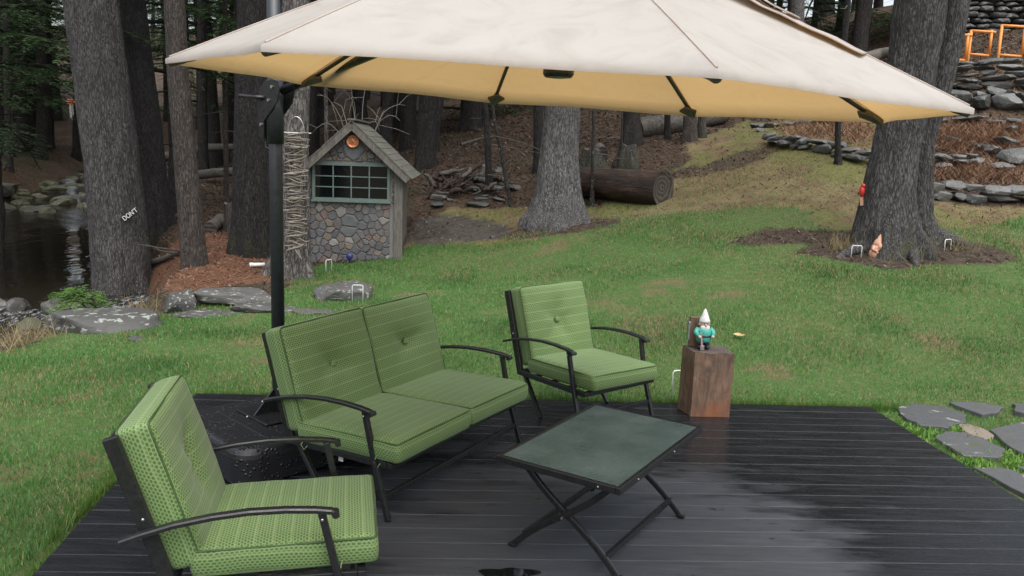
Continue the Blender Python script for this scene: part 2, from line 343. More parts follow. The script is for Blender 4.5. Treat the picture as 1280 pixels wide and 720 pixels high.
    M['sprout'] = leaf('sprout', (.10, .22, .04), (.17, .30, .07), .3)
    def vcol(nm, rough, tr):
        N = NT(nm); c = N.n('Attribute', attribute_name='tint').outputs[0]
        d = N.n('BsdfPrincipled', {'Base Color': c, 'Roughness': rough, 'Specular IOR Level': .35}); t = N.n('BsdfTranslucent', {'Color': c})
        mx = N.n('MixShader', {0: tr, 1: d.outputs[0], 2: t.outputs[0]}); N.t.links.new(mx.outputs[0], N.out.inputs[0]); return N.m
    M['grass'] = vcol('grass_blades', .5, .3); M['litter'] = vcol('leaf_litter', .7, .0)
    # ground: attribute holds the kind of ground, noise gives grain
    N = NT('ground'); c = N.n('Attribute', attribute_name='tint').outputs[0]; v = N.coord(); f = N.noise(v, 9, 7, .7); f2 = N.noise(v, 55, 5, .7); f3 = N.noise(v, 1.2, 4)
    c = N.mix(N.rng(f2, .3, .72, 0, .62), c, N.mix(.72, c, (.012, .009, .007))); c = N.mix(N.rng(f, .42, .7, 0, .45), c, N.mix(.6, c, (.3, .23, .14)))
    M['ground'] = N.pbr(c, N.rng(f3, .3, .7, .75, .95), N.bump(N.math('ADD', f, f2), .8, .05), .25)
    # water
    N = NT('water'); v = N.coord('Object', (1, .55, 1)); foam = N.n('Attribute', attribute_name='foam').outputs[2]
    rp = N.math('ADD', N.noise(v, 2.2, 3), N.math('MULTIPLY', foam, N.noise(v, 16, 4, .65)))
    fm = N.rng(N.math('MULTIPLY', foam, N.noise(N.coord('Object', (2.2, .8, 1)), 7, 6, .7)), .31, .5)
    M['water'] = N.pbr(N.mix(fm, (.016, .013, .009), (.6, .63, .65)), N.rng(fm, 0, 1, .04, .6), N.bump(rp, .22, .06), .5)
mk()

# ------------------------------------------------------------------ terrain heights: thin plate spline through ground points seen in the photo
cps = [aty(*q) for q in [
    (437, 325, 12.8), (445, 378, 9.5), (385, 330, 12.6), (490, 318, 13.0), (560, 340, 11.8), (690, 278, 14.0), (640, 300, 12.9), (690, 330, 11.3), (800, 330, 10.4), (800, 400, 8.0), (1000, 400, 7.9), (1000, 340, 9.4),
    (1110, 314, 10.5), (1200, 305, 10.7), (1270, 340, 9.6), (1270, 400, 8.0), (1220, 252, 13.6), (1280, 252, 13.4), (1160, 250, 13.4), (1047, 206, 14.8), (1000, 188, 16.0), (962, 180, 17), (1100, 205, 14.8),
    (790, 254, 14.6), (785, 212, 17), (870, 173, 19), (900, 210, 16.5), (575, 238, 16.3), (610, 240, 16.2), (540, 290, 14.2), (530, 207, 20), (560, 152, 30), (640, 250, 15.7), (735, 205, 17.4), (950, 240, 13.6),
    (235, 328, 11.6), (195, 302, 14.0), (318, 312, 12.6), (367, 342, 11.3), (280, 235, 22), (280, 205, 30), (50, 205, 30), (12, 211, 27), (150, 378, 9.6), (100, 405, 8.4), (30, 432, 7.3), (240, 385, 9.3),
    (1240, 195, 15.4), (1200, 170, 16.6), (1230, 146, 17.6), (1230, 112, 19.0), (1230, 76, 21.5), (1100, 100, 22), (960, 150, 21), (1090, 75, 26), (400, 160, 34), (60, 170, 42), (1200, 20, 27), (1275, 30, 26)]]
cps += [np.array(q) for q in [(-3, 0, -.06), (0, 1, -.06), (3, 1, -.06), (-2.4, 5.7, -.06), (0, 5.8, -.06), (2.9, 5.9, -.05), (4, 5, -.05), (-4, 3, -.07), (5, 2, -.05), (0, -6, -.05), (8, -4, .2), (-6, -4, -.3), (-5, 5, -.1), (3.3, 6.6, -.03),
    (0, 60, 9.0), (-25, 60, 5.5), (30, 55, 11.5), (-50, 50, 7), (45, 25, 10), (-45, 20, 4), (0, 110, 18), (-70, 100, 14), (70, 100, 18), (-90, 30, 12), (90, 30, 18), (-60, -40, 2), (60, -40, 8), (0, -60, 0), (-15, 12, -.2), (-18, 20, .6), (16, 14, 3.0)]]
cps = np.array(cps)
def _U(r2): return np.where(r2 > 1e-9, r2*np.log(np.maximum(r2, 1e-9)), 0)
_n = len(cps); _D = ((cps[:, None, :2]-cps[None, :, :2])**2).sum(-1)
_A = np.zeros((_n+3, _n+3)); _A[:_n, :_n] = _U(_D)+np.eye(_n)*.35; _A[:_n, _n] = 1; _A[:_n, _n+1:] = cps[:, :2]; _A[_n:, :_n] = _A[:_n, _n:].T
_W = np.linalg.solve(_A, np.append(cps[:, 2], [0, 0, 0]))
STREAM = np.array([(-21, 46, 1.3, .55), (-17.3, 36, 1.4, .15), (-14.6, 28, 1.5, -.35), (-12.6, 22, 2.2, -.8), (-10.9, 16.5, 2.7, -.85), (-9.4, 13.2, 2.5, -.86), (-8.5, 12.4, 2.3, -.88), (-7.9, 11.5, 2.2, -1.06), (-7.6, 10.0, 2.15, -1.1), (-8.3, 8.3, 2.2, -1.11), (-12, 5.5, 2.2, -1.12), (-24, 1, 2.4, -1.15)])
def stream_d(x, y):
    best = np.full(np.shape(x), 1e9); wz = np.zeros(np.shape(x))
    for a, b in zip(STREAM[:-1], STREAM[1:]):
        d = b[:2]-a[:2]; t = np.clip(((x-a[0])*d[0]+(y-a[1])*d[1])/(d@d), 0, 1)
        q = np.hypot(x-a[0]-t*d[0], y-a[1]-t*d[1])-(a[2]+t*(b[2]-a[2])); m = q < best
        best = np.where(m, q, best); wz = np.where(m, a[3]+t*(b[3]-a[3]), wz)
    return best, wz
def gz(x, y):
    x = np.asarray(x, float); y = np.asarray(y, float); sh = x.shape; X = x.ravel(); Y = y.ravel(); o = np.empty(len(X))
    for i in range(0, len(X), 20000):
        r2 = (X[i:i+20000, None]-cps[:, 0])**2+(Y[i:i+20000, None]-cps[:, 1])**2
        o[i:i+20000] = _U(r2)@_W[:_n]+_W[_n]+_W[_n+1]*X[i:i+20000]+_W[_n+2]*Y[i:i+20000]
    dn = np.hypot(X, Y-3)
    o += np.clip((dn-10)/8, 0, 1)*(.10*n2(X, Y, .7, 3)+.16*n2(X, Y, .22, 5))+.012*n2(X, Y, 1.7, 9)
    q, wz = stream_d(X, Y); t = np.clip(q/1.1, 0, 1); t = t*t*(3-2*t)
    o = np.where(q < 1.1, np.minimum(o, (wz-.4)*(1-t)+o*t), o)
    o = np.where((X > -2.05) & (X < 2.6) & (Y < 5.4), np.minimum(o, -.12), o)
    return o.reshape(sh)
def g1(x, y): return float(gz(np.array([x]), np.array([y]))[0])
def hit(px, py, y0=2.5, y1=80):
    d = ray(px, py); Ys = np.geomspace(y0, y1, 500); P = CP+d*(Ys/d[1])[:, None]
    b = np.nonzero(P[:, 2] < gz(P[:, 0], P[:, 1]))[0]
    if len(b) == 0: return P[-1]
    i = max(b[0], 1); lo, hi = Ys[i-1], Ys[i]
    for _ in range(14):
        m = (lo+hi)/2; p = CP+d*m/d[1]
        if p[2] < g1(p[0], p[1]): hi = m
        else: lo = m
    p = CP+d*hi/d[1]; p[2] = g1(p[0], p[1]); return p
def poly_in(x, y, poly):
    ins = np.zeros(np.shape(x), bool); n = len(poly)
    for i in range(n):
        a, b = poly[i], poly[(i+1) % n]
        c = ((a[1] > y) != (b[1] > y)) & (x < (b[0]-a[0])*(y-a[1])/(b[1]-a[1]+1e-12)+a[0]); ins ^= c
    return ins
def wpoly(pix): return [hit(*q)[:2] for q in pix]
LAWN = [(-6.5, -3), (-5.6, 5)]+wpoly([(2, 442), (60, 428), (150, 405), (250, 384), (345, 372), (383, 345), (395, 332), (500, 322), (522, 303), (600, 306), (665, 298), (740, 272), (880, 266), (1000, 264), (1070, 300), (1190, 296), (1270, 268)])+[(14, 12), (14, -3)]
STRAW = wpoly([(500, 325), (512, 285), (560, 262), (650, 262), (740, 258), (850, 208), (860, 176), (930, 150), (1090, 146), (1110, 205), (1160, 250), (1279, 258)])+[(14, 13), (14, 6), (0, 8)]
GRAVEL = wpoly([(500, 300), (518, 272), (560, 270), (640, 285), (632, 296), (590, 300), (540, 304)])
REDN = wpoly([(190, 372), (195, 318), (215, 305), (300, 295), (330, 300), (345, 330), (335, 352), (250, 362)])
DIRT = [(hit(1000, 297)[:2], .95, .42), (hit(900, 210)[:2], 1.2, .5), (hit(1120, 318)[:2], 1.3, .55), (hit(700, 285)[:2], .9, .5)]
def zones(x, y):
    jx = x+.45*n2(x, y, 1.1, 21)+.12*n2(x, y, 5, 22); jy = y+.45*n2(x, y, 1.1, 23)+.12*n2(x, y, 5, 24)
    lawn = poly_in(jx, jy, LAWN); straw = poly_in(jx, jy, STRAW) & ~lawn; grav = poly_in(jx, jy, GRAVEL); red = poly_in(jx, jy, REDN) & ~lawn
    dirt = np.zeros(np.shape(x), bool)
    for c, a, b in DIRT: dirt |= ((jx-c[0])/a)**2+((jy-c[1])/b)**2 < 1
    return lawn, straw, grav, red, dirt
def ground_tint(x, y):
    lawn, straw, grav, red, dirt = zones(x, y); a = n2(x, y, .9, 31)[..., None]; b = n2(x, y, 3.1, 33)[..., None]
    C = np.array((.066, .040, .027))*(1+.35*b)+np.zeros(x.shape+(3,))
    C = np.where(a > .28, np.array((.05, .042, .024)), C)
    C = np.where(straw[..., None], np.where(a+.5*b > .12, np.array((.175, .18, .055)), np.where(b > .0, np.array((.25, .20, .095)), np.array((.19, .135, .07)))), C)
    C = np.where(red[..., None], np.array((.17, .075, .042))*(1+.25*b), C)
    C = np.where(lawn[..., None], np.where(a+.6*b > .42, np.array((.19, .155, .075)), np.array((.095, .165, .042))), C)
    C = np.where(grav[..., None], np.array((.075, .067, .059))*(1+.5*b), C)
    return np.where(dirt[..., None], np.array((.06, .042, .033))*(1+.2*b), C)
def axis(a, b, da, lo, hi):
    c = list(np.arange(a, b, da)); s = da
    x = b
    while x < hi: c.append(x); s *= 1.13; x += s
    c.append(hi); s = da; x = a
    while x > lo: s *= 1.13; x -= s; c.insert(0, max(x, lo))
    return np.array(c)
gx, gy = axis(-12, 14, .13, -160, 160), axis(1.5, 22, .13, -120, 220)
GX, GY = np.meshgrid(gx, gy); GZ = gz(GX, GY)
V = np.stack([GX, GY, GZ], -1).reshape(-1, 3); nx, ny = len(gx), len(gy)
ii = np.arange((ny-1)*(nx-1)); r_, c_ = ii//(nx-1), ii % (nx-1); q0 = r_*nx+c_
me = np_mesh('ground', V, np.stack([q0, q0+1, q0+nx+1, q0+nx], 1), M['ground'], True)
set_col(me, 'tint', ground_tint(V[:, 0], V[:, 1]))
tag(link('ground', me), 'sloping ground of lawn, straw and brown forest litter', kind='structure')

# ------------------------------------------------------------------ stream
def stream_mesh():
    P = []; fo = []; segs = []
    pts = []
    for a, b in zip(STREAM[:-1], STREAM[1:]):
        n = max(3, int(np.hypot(*(b[:2]-a[:2]))/.22))
        for k in range(n): pts.append(a+(b-a)*k/n)
    pts = np.array(pts); m = 34; K = 5
    sm = pts.copy()
    for _ in range(25): sm[1:-1] = (sm[:-2]+2*sm[1:-1]+sm[2:])/4
    T = np.gradient(sm[:, :2], axis=0); T /= np.linalg.norm(T, axis=1)[:, None]; Nn = np.stack([-T[:, 1], T[:, 0]], 1)
    s = np.linspace(-1, 1, m); hw = sm[:, 2]+.9
    X = sm[:, 0, None]+Nn[:, 0, None]*hw[:, None]*s; Y = sm[:, 1, None]+Nn[:, 1, None]*hw[:, None]*s
    slope = np.abs(np.gradient(sm[:, 3]))/.22; fm = np.clip((slope-.02)*8, 0, .9)[:, None]*np.ones(m)
    fm = np.clip(fm*(1.1+.6*n2(X, Y, 1.3, 41)), 0, 1)
    Z = sm[:, 3, None]+fm*.05*n2(X, Y, 4, 43)+.004*n2(X, Y, 3, 44)
    V = np.stack([X, Y, Z], -1).reshape(-1, 3); n = len(sm); ii = np.arange((n-1)*(m-1)); q = (ii//(m-1))*m+ii % (m-1)
    me = np_mesh('stream', V, np.stack([q, q+1, q+m+1, q+m], 1), M['water'], True)
    a = me.attributes.new('foam', 'FLOAT', 'POINT'); a.data.foreach_set('value', fm.ravel().astype(np.float32))
    tag(link('stream', me), 'dark still pool and little cascades of a woodland stream', kind='structure')
stream_mesh()

# ------------------------------------------------------------------ deck: every plank an object
DL0, DL1 = np.array([-2.20, 5.56]), np.array([-1.78, 1.9]); DR0, DR1 = np.array([2.655, 5.80]), np.array([2.97, 2.2])
def edge_x(P, Q, y): t = (y-P[1])/(Q[1]-P[1]); return P[0]+t*(Q[0]-P[0])
deck = tag(thing('deck', 'low deck of wet black painted planks', None), kind='structure')
sk = (DR0[1]-DL0[1])/(DR0[0]-DL0[0]); pw = .1415; gap = .0035
for k in range(30):
    yb = 5.555-k*(pw+gap)          # y of the rear edge at x = DL0.x
    def yy(x, off): return yb-off+sk*(x-DL0[0])
    v = []
    m = MB()
    c = []
    for off in (0, pw):
        xl = edge_x(DL0, DL1, yy(-2.1, off))+random.uniform(-.004, .004); xr = edge_x(DR0, DR1, yy(2.7, off))+random.uniform(-.004, .004)
        c.append((xl, yy(xl, off))); c.append((xr, yy(xr, off)))
    top = random.uniform(-.0015, .0015)
    m.prism([c[0], c[2], c[3], c[1]], -.03, top); o = m.build('plank', M['plank'], deck, bevel=random.uniform(.003, .0055))
    o['kind'] = 'structure' if False else 'structure'
    del o['kind']
m = MB()
for x in (-1.4, -.4, .6, 1.6, 2.4): m.box((x, 3.4+.05*x, -.075), (.05, 3.9, .085))
m.build('joist', M['dead'], deck)
# skirt boards round the deck
m = MB(); m.bar((DL0[0]-.012, DL0[1], -.075), (DL1[0]-.012, DL1[1], -.075), .02, .085); m.build('skirt_board', M['plank'], deck)
m = MB(); m.bar((DR0[0]+.012, DR0[1], -.075), (DR1[0]+.012, DR1[1], -.075), .02, .085); m.build('skirt_board', M['plank'], deck)
m = MB(); m.bar((DL0[0], DL0[1]+.014, -.075), (DR0[0], DR0[1]+.014, -.075), .02, .085); m.build('skirt_board', M['plank'], deck)

# ------------------------------------------------------------------ flagstones
path = tag(thing('flagstone_path', 'path of grey flagstones beside the deck', None), kind='structure')
FL = [([(1122, 512), (1140, 508), (1180, 511), (1208, 524), (1205, 533), (1182, 540), (1150, 536), (1128, 525)], 'flag'),
      ([(1184, 507), (1225, 506), (1256, 512), (1246, 521), (1226, 523)], 'flag'),
      ([(1266, 508), (1300, 505), (1330, 520), (1290, 524), (1268, 520)], 'flag'),
      ([(1198, 533), (1212, 533), (1238, 545), (1243, 553), (1232, 554), (1205, 544)], 'flag_brown'),
      ([(1168, 552), (1182, 543), (1210, 544), (1256, 566), (1252, 578), (1206, 576)], 'flag'),
      ([(1236, 541), (1278, 530), (1330, 540), (1345, 572), (1300, 583), (1262, 565)], 'flag'),
      ([(1214, 587), (1262, 590), (1330, 618), (1345, 650), (1290, 628)], 'flag'),
      ([(1270, 588), (1320, 585), (1400, 612), (1350, 620)], 'flag')]
for pix, mt in FL:
    P = [hit(*q) for q in pix]; c = np.mean(P, 0); zt = c[2]+.028
    m = MB(); pl = []
    for i in range(len(P)):
        a, b = P[i], P[(i+1) % len(P)]
        for t in (0, .33, .67): q = a+(b-a)*t; pl.append((q[0]+random.uniform(-.012, .012), q[1]+random.uniform(-.012, .012)))
    if sum(pl[i][0]*pl[(i+1) % len(pl)][1]-pl[(i+1) % len(pl)][0]*pl[i][1] for i in range(len(pl))) < 0: pl.reverse()
    m.prism(pl, zt-.06, zt); m.build('flagstone', M[mt], path, bevel=.006)
FLW = [[hit(*q)[:2] for q in pix] for pix, mt in FL]

# ------------------------------------------------------------------ grass, litter
def scatter(N, rmin, rmax, p, amin=-44, amax=44):
    u = rng.random(N); e = p+1; r = (rmin**e+u*(rmax**e-rmin**e))**(1/e); a = np.radians(rng.uniform(amin, amax, N)); return r*np.sin(a), r*np.cos(a), r
def blades(x, y, z, L, wd, lean, C, mat, name, label):
    n = len(x); a = rng.uniform(0, 2*np.pi, n); b = rng.uniform(0, 2*np.pi, n)
    wx, wy = np.cos(a)*wd/2, np.sin(a)*wd/2; lx, ly = np.cos(b)*lean*L, np.sin(b)*lean*L; h = L*np.sqrt(np.maximum(1-lean**2, .02))
    B = np.stack([x, y, z-.008], -1)
    V = np.stack([B+np.stack([-wx, -wy, 0*x], -1), B+np.stack([wx, wy, 0*x], -1), B+np.stack([lx+wx*.25, ly+wy*.25, h], -1), B+np.stack([lx-wx*.25, ly-wy*.25, h], -1)], 1).reshape(-1, 3)
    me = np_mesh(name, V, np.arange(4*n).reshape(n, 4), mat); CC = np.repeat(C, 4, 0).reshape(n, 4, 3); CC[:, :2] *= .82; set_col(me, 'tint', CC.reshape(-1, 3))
    return tag(link(name, me), label, kind='stuff')
def free(x, y):
    ok = ~((x > edge_x(DL0, DL1, y)-.03) & (x < edge_x(DR0, DR1, y)+.03) & (y < DL0[1]+.035+sk*(x-DL0[0])))
    for p in FLW: ok &= ~poly_in(x, y, p)
    ok &= ~((x > 2.9) & (y < 5.15) & (x < 4.6)); return ok
x, y, r = scatter(640000, 2.6, 18, -.25)
lawn, straw, grav, red, dirt = zones(x, y); ok = free(x, y) & ((lawn & ~dirt) | (straw & (rng.random(len(x)) < .7)) | (dirt & (rng.random(len(x)) < .06))); q, wz = stream_d(x, y); ok &= (q > .55) & ~grav
x, y, r, lawn = x[ok], y[ok], r[ok], lawn[ok]; n = len(x); z = gz(x, y)
t1 = n2(x, y, .55, 51); t2 = n2(x, y, 2.3, 53); k = rng.random(n); dz = np.clip((z-.25)/.6, 0, 1)
sfr = np.clip(.13+.60*(t1*.6+t2*.8)+.22*dz, .05, .8); sfr = np.where(lawn, sfr, np.clip(.72-.5*t1, .35, .95))
G = np.array((.058, .20, .044))+np.clip(k-.2, 0, 1)[:, None]*np.array((.10, .10, .03))
G *= (1.08-.55*n2(x, y, 1.4, 57))[:, None]; G *= 1+.5*(rng.random((n, 1))-.5)
S = np.array((.25, .205, .095))+rng.random(n)[:, None]*np.array((.16, .13, .075)); Cb = np.where((rng.random(n) < sfr)[:, None], S, G)
Lh = (.024+.022*rng.random(n))*(1+.8*np.clip(n2(x, y, 1.4, 57), -.6, 1))*np.where(lawn, 1, .8); wd = .0032+.0009*np.clip(r-3, 0, 12)
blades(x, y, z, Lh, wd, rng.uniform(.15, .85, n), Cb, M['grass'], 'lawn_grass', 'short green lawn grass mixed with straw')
# longer grass along deck rim
x = rng.uniform(-2.2, 2.9, 9000); y = DL0[1]+.03+sk*(x-DL0[0])+np.abs(rng.normal(0, .05, 9000)); xs = rng.uniform(0, 1, 5000); y2 = 2.2+3.4*xs; x2 = edge_x(DL0, DL1, y2)-.03-np.abs(rng.normal(0, .04, 5000))
x = np.append(x, x2); y = np.append(y, y2); n = len(x); k = rng.random(n)[:, None]
blades(x, y, gz(x, y), rng.uniform(.035, .085, n), np.full(n, .0045), rng.uniform(.1, .6, n), np.array((.06, .15, .025))+k*np.array((.08, .08, .02)), M['grass'], 'edge_grass', 'longer green grass along the rim of the deck')
# dry tufts on the stream bank
tx, ty = [], []
for px, py, cnt in ((30, 428, 70), (15, 432, 40), (60, 424, 30), (8, 440, 30), (180, 392, 60), (1050, 312, 120), (1150, 318, 100), (1075, 316, 60), (1205, 312, 60), (1125, 322, 60)):
    c = hit(px, py); tx += list(rng.normal(c[0], .09, cnt)); ty += list(rng.normal(c[1], .09, cnt))
x, y = np.array(tx), np.array(ty); n = len(x)
blades(x, y, gz(x, y), rng.uniform(.12, .3, n), np.full(n, .006), rng.uniform(.2, .8, n), np.array((.30, .235, .12))+rng.random(n)[:, None]*np.array((.1, .1, .05)), M['grass'], 'dry_grass', 'tufts of long dry straw on the bank and by the trunk')
# clover between the flagstones
sx, sy = [], []
for px, py, cnt, sp in ((1125, 534, 90, .05), (1135, 540, 90, .05), (1150, 546, 110, .06), (1167, 543, 90, .05), (1195, 538, 60, .04), (1222, 550, 60, .04), (1222, 580, 120, .05), (1210, 578, 80, .05), (1262, 578, 120, .06), (1276, 588, 120, .05), (1265, 570, 60, .05)):
    c = hit(px, py); sx += list(rng.normal(c[0], sp, cnt)); sy += list(rng.normal(c[1], sp, cnt))
x, y = np.array(sx), np.array(sy); n = len(x)
blades(x, y, gz(x, y)+.012, rng.uniform(.02, .045, n), rng.uniform(.012, .022, n), rng.uniform(.3, .9, n), np.array((.11, .24, .035))+rng.random(n)[:, None]*np.array((.08, .1, .03)), M['grass'], 'clover', 'bright green clover in the joints of the flagstones')
# leaf litter
x, y, r = scatter(170000, 9, 34, .2); lawn, straw, grav, red, dirt = zones(x, y); q, wz = stream_d(x, y)
ok = (q > .5) & (~lawn | dirt) & (~straw | (rng.random(len(x)) < .25) | dirt); x, y, r, red, straw, grav = x[ok], y[ok], r[ok], red[ok], straw[ok], grav[ok]; n = len(x); k = rng.random(n)[:, None]
C = np.array((.05, .031, .021))+k*np.array((.09, .058, .04)); C = np.where(red[:, None], np.array((.14, .06, .033))+k*np.array((.13, .075, .05)), C); C = np.where((rng.random(n) < .035)[:, None], np.array((.30, .26, .21)), C)
C = np.where(grav[:, None], np.array((.09, .088, .085))+k*.14, C)
blades(x, y, gz(x, y)+.012, rng.uniform(.03, .09, n)*(.5+r/22), rng.uniform(.006, .03, n)*(.4+r/20), rng.uniform(.88, .995, n), C, M['litter'], 'leaf_litter', 'brown leaves and needles on the forest floor')

# ------------------------------------------------------------------ cushions and chairs
def cushion_mesh(name, w, d, t, r=.022, crown=.018, dent=None, seed=0, n=26):
    """box of size w x d x t centred on 0 with soft edges; +z is the sitting face"""
    s = np.linspace(-1, 1, n); s = np.sign(s)*np.abs(s)**.8
    V = []; Fc = []; UVs = []; key = {}
    half = np.array([w, d, t])/2
    for ax in range(3):
        for sg in (-1, 1):
            a, b = [(1, 2), (2, 0), (0, 1)][ax]
            m = n if ax == 2 else n
            na = n if [w, d, t][a] > .2 else 9; nb = n if [w, d, t][b] > .2 else 9
            sa = np.linspace(-1, 1, na); sb = np.linspace(-1, 1, nb)
            if na == n: sa = np.sign(sa)*np.abs(sa)**.8
            if nb == n: sb = np.sign(sb)*np.abs(sb)**.8
            idx = np.zeros((na, nb), int)
            for i in range(na):
                for j in range(nb):
                    p = np.zeros(3); p[ax] = sg; p[a] = sa[i]; p[b] = sb[j]; kk = tuple(np.round(p, 4))
                    if kk not in key: key[kk] = len(V); V.append(p)
                    idx[i, j] = key[kk]
            uo = (.137*(ax*2+sg+3)+seed*.31)
            for i in range(na-1):
                for j in range(nb-1):
                    q = [(i, j), (i+1, j), (i+1, j+1), (i, j+1)]
                    if sg < 0: q = q[::-1]
                    Fc.append([idx[u] for u in q])
                    if ax == 0: UVs.append([(uo+sa[u[0]]*half[a], sb[u[1]]*half[b]+.3) for u in q])
                    elif ax == 1: UVs.append([(uo+sb[u[1]]*half[b], sa[u[0]]*half[a]+.3) for u in q])
                    else: UVs.append([(uo+sa[u[0]]*half[a], sb[u[1]]*half[b]+.3) for u in q])
    P = np.array(V)*half; core = np.clip(P, -(half-r), half-r); dv = P-core; L = np.linalg.norm(dv, axis=1)[:, None]
    X = core+np.where(L > 1e-6, dv/np.maximum(L, 1e-6)*np.minimum(L, r), 0)
    u, v = X[:, 0]/half[0], X[:, 1]/half[1]; dome = np.clip(1-u**2, 0, 1)**.6*np.clip(1-v**2, 0, 1)**.6; zz = X[:, 2]/half[2]
    X[:, 2] += crown*dome*zz
    X[:, 0] += np.sign(u)*.008*np.clip(1-zz**2, 0, 1)*(np.abs(u) > .8); X[:, 1] += np.sign(v)*.008*np.clip(1-zz**2, 0, 1)*(np.abs(v) > .8)
    if dent:
        dx, dy = X[:, 0]-dent[0], X[:, 1]-dent[1]; rr = np.hypot(dx, dy); an = np.arctan2(dy, dx); top = np.clip(zz, 0, 1)
        X[:, 2] -= top*(.026*np.exp(-(rr/.034)**2)+.032*np.exp(-(rr/.12)**2)*(1+(1-np.exp(-(rr/.05)**2))*(.5*np.cos(an*2+seed)+.35*np.cos(an*5+seed*2))))
    wr = fbm(np.stack([X[:, 0]*7, X[:, 1]*7, X[:, 2]*7+seed*5], -1), 3, 60+seed); X += .0045*wr[:, None]*np.array((.5, .5, 1.))
    X[:, 2] += .004*np.sin(X[:, 0]*60+4*wr)*np.clip(np.abs(u)-.72, 0, 1)*3
    me = bpy.data.meshes.new(name); me.from_pydata(X.tolist(), [], [tuple(map(int, f)) for f in Fc]); me.materials.append(M['fabric'])
    uv = me.uv_layers.new(name='UVMap'); uv.data.foreach_set('uv', np.array(UVs, np.float32).ravel())
    me.polygons.foreach_set('use_smooth', [True]*len(Fc)); me.update()
    # piping paths along the upper and lower seams
    pip = []
    for sg in (1, -1):
        k = []; pts = [(-1, -1), (1, -1), (1, 1), (-1, 1)]
        hx, hy = half[0]+.0005, half[1]+.0005; cr = .024
        path = []
        for ci, (cx, cy, a0) in enumerate(((-1, -1, 180), (1, -1, 270), (1, 1, 0), (-1, 1, 90))):
            for a in range(0, 91, 18): path.append(((hx-cr)*cx+cr*math.cos(R(a0+a)), (hy-cr)*cy+cr*math.sin(R(a0+a)), sg*(half[2]-.010)))
            nx_ = ((-1, -1), (1, -1), (1, 1), (-1, 1))[(ci+1) % 4]
            p0 = np.array(path[-1]); a1 = (270, 0, 90, 180)[ci]; p1 = np.array([(hx-cr)*nx_[0]+cr*math.cos(R(a1)), (hy-cr)*nx_[1]+cr*math.sin(R(a1)), p0[2]])
            for q in range(1, 12): path.append(tuple(p0+(p1-p0)*q/12))
        path = np.array(path); wv = fbm(path*np.array([7, 7, 3])+seed, 2, 70+seed); path[:, 2] += .004*wv; path[:, :2] *= 1+.004*wv[:, None]
        pip.append(np.vstack([path, path[:1]]))
    return me, pip
def put_cushion(parent, name, w, d, t, mat, dent=None, seed=0, crown=.018):
    me, pip = cushion_mesh(name, w, d, t, dent=dent, seed=seed, crown=crown); o = link(name, me, parent); o.matrix_local = mat
    for p in pip:
        m = MB(); m.tube(p, .0042, 6, cap=False); m.build('piping', M['piping'], o, smooth=True)
    if dent:
        m = MB(); m.ball((dent[0], dent[1], t/2-.058+crown+.021), (.021, .021, .012), 12, 8); b = m.build('button', M['fabric'], o, smooth=True)
        uv = b.data.uv_layers.new(name='UVMap'); uv.data.foreach_set('uv', np.array([(b.data.vertices[l.vertex_index].co.x, b.data.vertices[l.vertex_index].co.y) for l in b.data.loops], np.float32).ravel())
    return o
def arm_path(sx):
    pts = [(-.47, .455), (-.40, .478), (-.30, .505), (-.18, .526), (-.06, .538), (.06, .539), (.16, .533), (.212, .526), (.228, .517), (.232, .505)]
    return [(sx, y, z) for y, z in pts]
